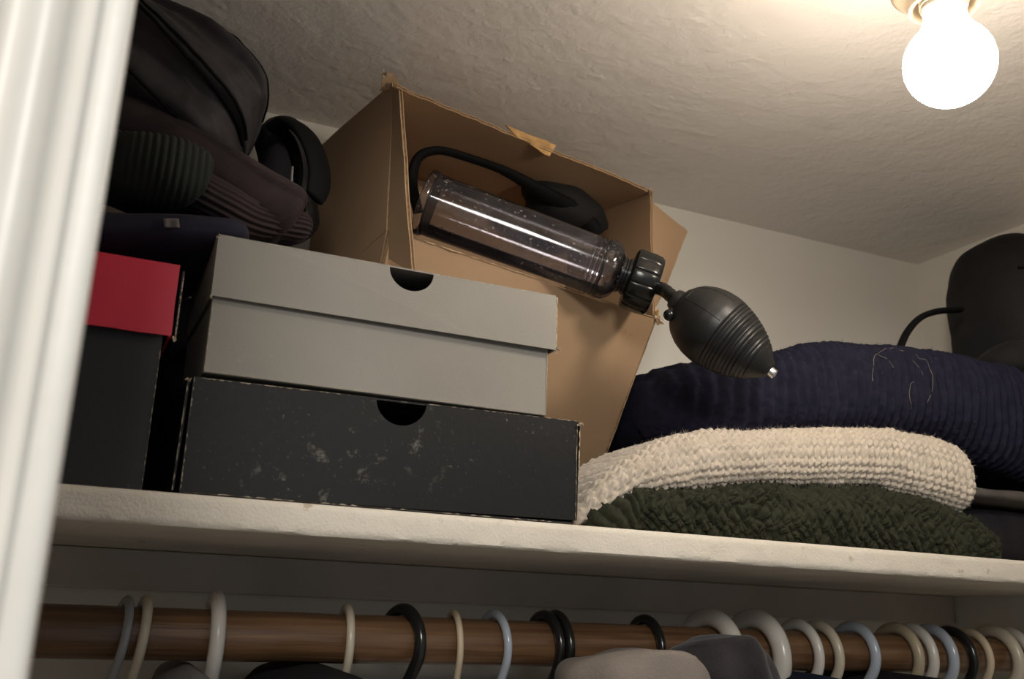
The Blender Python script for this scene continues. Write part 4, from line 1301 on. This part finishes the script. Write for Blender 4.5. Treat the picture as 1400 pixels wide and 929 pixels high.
    strap([at(418, 262, 0.120), at(412, 285, 0.122), at(398, 300, 0.125), at(405, 318, 0.128), at(412, 328, 0.13)], 0.0075, 0.003, 'webbing')
    strap([at(392, 262, 0.124), at(396, 285, 0.120), at(408, 300, 0.122), at(416, 322, 0.128)], 0.006, 0.003, 'webbing')
    # buckle
    c = at(406, 292, 0.114)
    mb = MB()
    for i, (dx, dz) in enumerate([(-0.009, 0), (0.009, 0)]):
        mb.tube([c + Vector((dx, 0, -0.012)), c + Vector((dx * 0.9, -0.002, 0.012))], 0.0024, 8)
    for dz in (-0.012, 0.0, 0.012):
        mb.tube([c + Vector((-0.009, 0, dz)), c + Vector((0.009, 0, dz))], 0.0024, 8)
    o = mb.build('strap_buckle', MT['black_plastic'], t, True)
    MB().tube([at(400, 228, 0.118), at(398, 258, 0.116)], 0.0012, 6).build('zip_pull', MT['shirt_grey'], t, True)
left_pile()

def right_bag():
    t = thing('backpack', 'black backpack with a loop strap in the far right corner on the navy sweater', 'backpack', (1.17, 0.2, 2.0))
    def db(u, ph, q):
        return 0.007 * N3(q.x * 12, q.y * 9, q.z * 12) + 0.003 * N3(q.x * 30, q.y * 20, q.z * 34) + 0.0008 * N3(q.x * 90, q.y * 90, q.z * 90)
    body = Blob([(1.213, 0.165, 2.010), (1.213, 0.162, 2.06), (1.214, 0.162, 2.13), (1.216, 0.165, 2.195), (1.218, 0.168, 2.232)],
                lambda u: (0.064 * endcap(u, 0.12, 0.42) + 0.0, 0.080 * endcap(u, 0.12, 0.42)), up=(0, 1, 0), ex=2.6, disp=db, n=90, m=110)
    body.mesh().build('main_body', MT['bag_right'], t, True)
    pk = Blob([(1.075, 0.105, 2.010), (1.130, 0.090, 2.016), (1.19, 0.085, 2.024), (1.262, 0.088, 2.032)],
              lambda u: (0.050 * endcap(u, 0.35, 0.1), 0.030 * endcap(u, 0.45, 0.1)), ex=2.3, disp=db, n=60, m=60)
    pk.mesh().build('front_pocket', MT['bag_right'], t, True)
    mb = MB()
    pts = []
    for i in range(60):
        ph = math.pi * (0.75 + 1.0 * i / 59)
        pts.append(body.S(0.60, ph, 0.001))
    mb.tube(pts, 0.0022, 8)
    mb.build('piping', MT['strap'], t, True)
    mb = MB()
    mb.tube(spline([at(1228, 482, 0.16), at(1240, 455, 0.155), at(1258, 435, 0.15), at(1282, 426, 0.15), at(1312, 424, 0.16)], 40), 0.0072, 14, True, 0, 0.6, (0.3, -0.5, 0.8))
    mb.build('loop_strap', MT['strap'], t, True)
right_bag()

# ------------------------------------------------------------------ hangers on the rod
def hanger(px, py, kind, r, desc, yaw=0.0, lean=0.0, big=0.0, seed=0):
    x = at(px, py, ROD_Y - ROD_R * 0.6).x
    inner = 0.0265 + big
    Rr = inner + r
    zc_ = ROD_Z + ROD_R + 0.0004 - inner
    t = thing('coat_hanger', desc, 'hanger', (x, ROD_Y, ROD_Z), 'hangers on the rod')
    pts = []
    for i in range(30):                                    # tip behind the rod, over the top, down the front
        a = R(-25) + (R(215) - R(-25)) * i / 29
        pts.append(Vector((0, Rr * math.cos(a), zc_ - ROD_Z + Rr * math.sin(a))))
    e = pts[-1]
    pts += [Vector((0, e.y * 0.62, e.z - 0.014)), Vector((0, e.y * 0.25, e.z - 0.024)), Vector((0, 0.0, e.z - 0.036)), Vector((0, 0, e.z - 0.060))]
    pts = spline(pts, 70)
    mtx = Matrix.Translation((x, ROD_Y, ROD_Z)) @ Matrix.Rotation(yaw, 4, 'Z') @ Matrix.Rotation(lean, 4, 'Y')
    W = [mtx @ p for p in pts]
    b = MB().tube(W, r, 12, True, 0, 0.8)
    b.build('hook', HM[kind], t, True)
    zt = pts[-1].z
    hook_end = W[-1]
    mtx = Matrix.Translation((hook_end.x, ROD_Y, hook_end.z - zt))          # the shoulders hang straight below the hook
    arm = [(-0.185, zt - 0.105), (-0.16, zt - 0.085), (-0.08, zt - 0.035), (-0.02, zt - 0.004), (0.0, zt + 0.002), (0.02, zt - 0.004), (0.08, zt - 0.035), (0.16, zt - 0.085), (0.178, zt - 0.105)]
    b = MB().tube([mtx @ p for p in spline([Vector((0, y, z)) for y, z in arm], 50)], r * 1.05, 10)
    b.tube([mtx @ Vector((0, -0.185, zt - 0.105)), mtx @ Vector((0, 0.178, zt - 0.105))], r * 0.9, 10)
    b.build('shoulder_bar', HM[kind], t, True)
    return x

HOOKS = [
 (171, 822, 'clear', .0048, 'clear grey plastic hanger, leftmost hook beside the door casing', 0.10, 0.10, 0),
 (198, 820, 'cream', .0055, 'cream plastic hanger close beside the leftmost clear hook', 0.05, 0.08, 0),
 (299, 820, 'white', .0085, 'thick dull white plastic hanger standing alone left of centre', -0.02, 0.0, .001),
 (480, 832, 'cream', .0052, 'thin cream hanger alone on the rod, left of the glossy black hook', -0.10, 0.0, 0),
 (557, 832, 'black', .0062, 'glossy black hanger left of the paper-covered wire hook', 0.28, 0.0, 0),
 (629, 834, 'wire', .0042, 'thin paper-covered wire hanger between the black and blue-grey hooks', -0.15, -0.04, 0),
 (684, 843, 'bluegrey', .0050, 'translucent blue-grey hanger left of the paired black hooks', 0.05, -0.04, 0),
 (752, 842, 'black', .0056, 'black hanger, left one of the touching black pair', 0.10, -0.02, 0),
 (768, 842, 'black', .0060, 'black hanger, right one of the touching black pair', 0.02, -0.02, 0),
 (890, 848, 'black', .0055, 'black hanger rising behind the beige garment', 0.05, 0.0, 0),
 (978, 842, 'frost', .0105, 'large frosted white hanger hook left of its bigger twin', 0.16, 0.0, .006),
 (1040, 846, 'frost', .0112, 'large glossy white hanger hook right of the dark grey garment', 0.10, 0.0, .006),
 (1100, 854, 'white', .0066, 'white hanger, left of the pair next to the large hooks', 0.04, -0.05, .001),
 (1128, 854, 'cream', .0064, 'cream hanger, right of the pair next to the large hooks', 0.02, -0.06, .001),
 (1176, 857, 'bluegrey', .0066, 'bluish white hanger standing alone right of the cream pair', 0.08, -0.02, 0),
 (1234, 857, 'tan', .0070, 'tan hanger at the left of the tight right-hand row', 0.04, -0.03, .001),
 (1255, 857, 'white', .0070, 'white hanger between the tan and bluish hooks of the right row', 0.0, -0.03, .001),
 (1282, 857, 'bluegrey', .0070, 'bluish white hanger left of the black hook in the right row', 0.0, -0.04, .001),
 (1308, 857, 'black', .0062, 'black hanger in the tight right-hand row', 0.05, -0.05, .001),
 (1335, 860, 'wire', .0052, 'thin paper-wrapped hanger right of the black hook in the right row', -0.05, -0.05, 0),
 (1366, 858, 'cream', .0080, 'dusty cream hanger near the right picture edge', 0.05, -0.05, .002),
 (1388, 862, 'white', .0072, 'white hanger, rightmost hook at the picture edge', 0.0, -0.05, .001)]
for i, h in enumerate(HOOKS):
    hanger(*h, seed=i)

def garment(name, label, material, pts, wid, dep, seed, cat='garment', fold=0.006, n=70, m=64):
    def dg(t, ph, q):
        return fold * N3(q.x * 22 + seed, q.y * 14, q.z * 9) + fold * 0.4 * math.sin(ph * 7 + seed + 2 * t) * sm(0.1, 0.5, t)
    b = Blob(pts, lambda t: (wid * (0.45 + 0.55 * sm(0, 0.35, t)) * endcap(t, 0.22, 0.02), dep * endcap(t, 0.16, 0.02)), up=(0, 1, 0), ex=2.2, disp=dg, n=n, m=m)
    return tag(b.mesh().build(name, MT[material], None, True), label, cat)
p = at(866, 886, 0.075)
garment('hanging_fleece', 'beige fleece garment bunched up at the rod below the shelf centre', 'beige_cloth', [p, p + Vector((0, 0, -0.03)), p + Vector((0, 0.01, -0.15)), p + Vector((0, 0.03, -0.5))], 0.078, 0.065, 3.0)
p = at(975, 868, 0.075)
garment('hanging_velvet_top', 'dark grey velvety garment between the two large white hooks', 'grey_velvet', [p, p + Vector((0.004, 0, -0.025)), p + Vector((0.025, 0.01, -0.12)), p + Vector((0.03, 0.03, -0.5))], 0.050, 0.050, 9.0, fold=0.009)
p = at(420, 905, 0.20)
garment('hanging_jacket', 'black garment showing below the rod left of the cream hook', 'black_cloth', [p, p + Vector((0, 0, -0.03)), p + Vector((0, 0, -0.15)), p + Vector((0, 0, -0.5))], 0.055, 0.13, 5.0)
p = at(250, 905, 0.21)
garment('hanging_shirt', 'grey garment showing just below the rod beside the thick white hook', 'shirt_grey', [p, p + Vector((0, 0, -0.03)), p + Vector((0, 0, -0.15)), p + Vector((0, 0, -0.5))], 0.024, 0.12, 6.0)
p = at(1068, 916, 0.15)
garment('hanging_blue_top', 'dark blue garment below the rod between white hooks', 'blue_cloth', [p, p + Vector((0, 0, -0.03)), p + Vector((0, 0, -0.15)), p + Vector((0, 0, -0.5))], 0.022, 0.12, 7.0)
p = at(1205, 918, 0.17)
garment('hanging_coat', 'black garment below the rod under the right-hand hooks', 'black_cloth', [p, p + Vector((0, 0, -0.03)), p + Vector((0, 0, -0.15)), p + Vector((0, 0, -0.5))], 0.05, 0.13, 8.0)
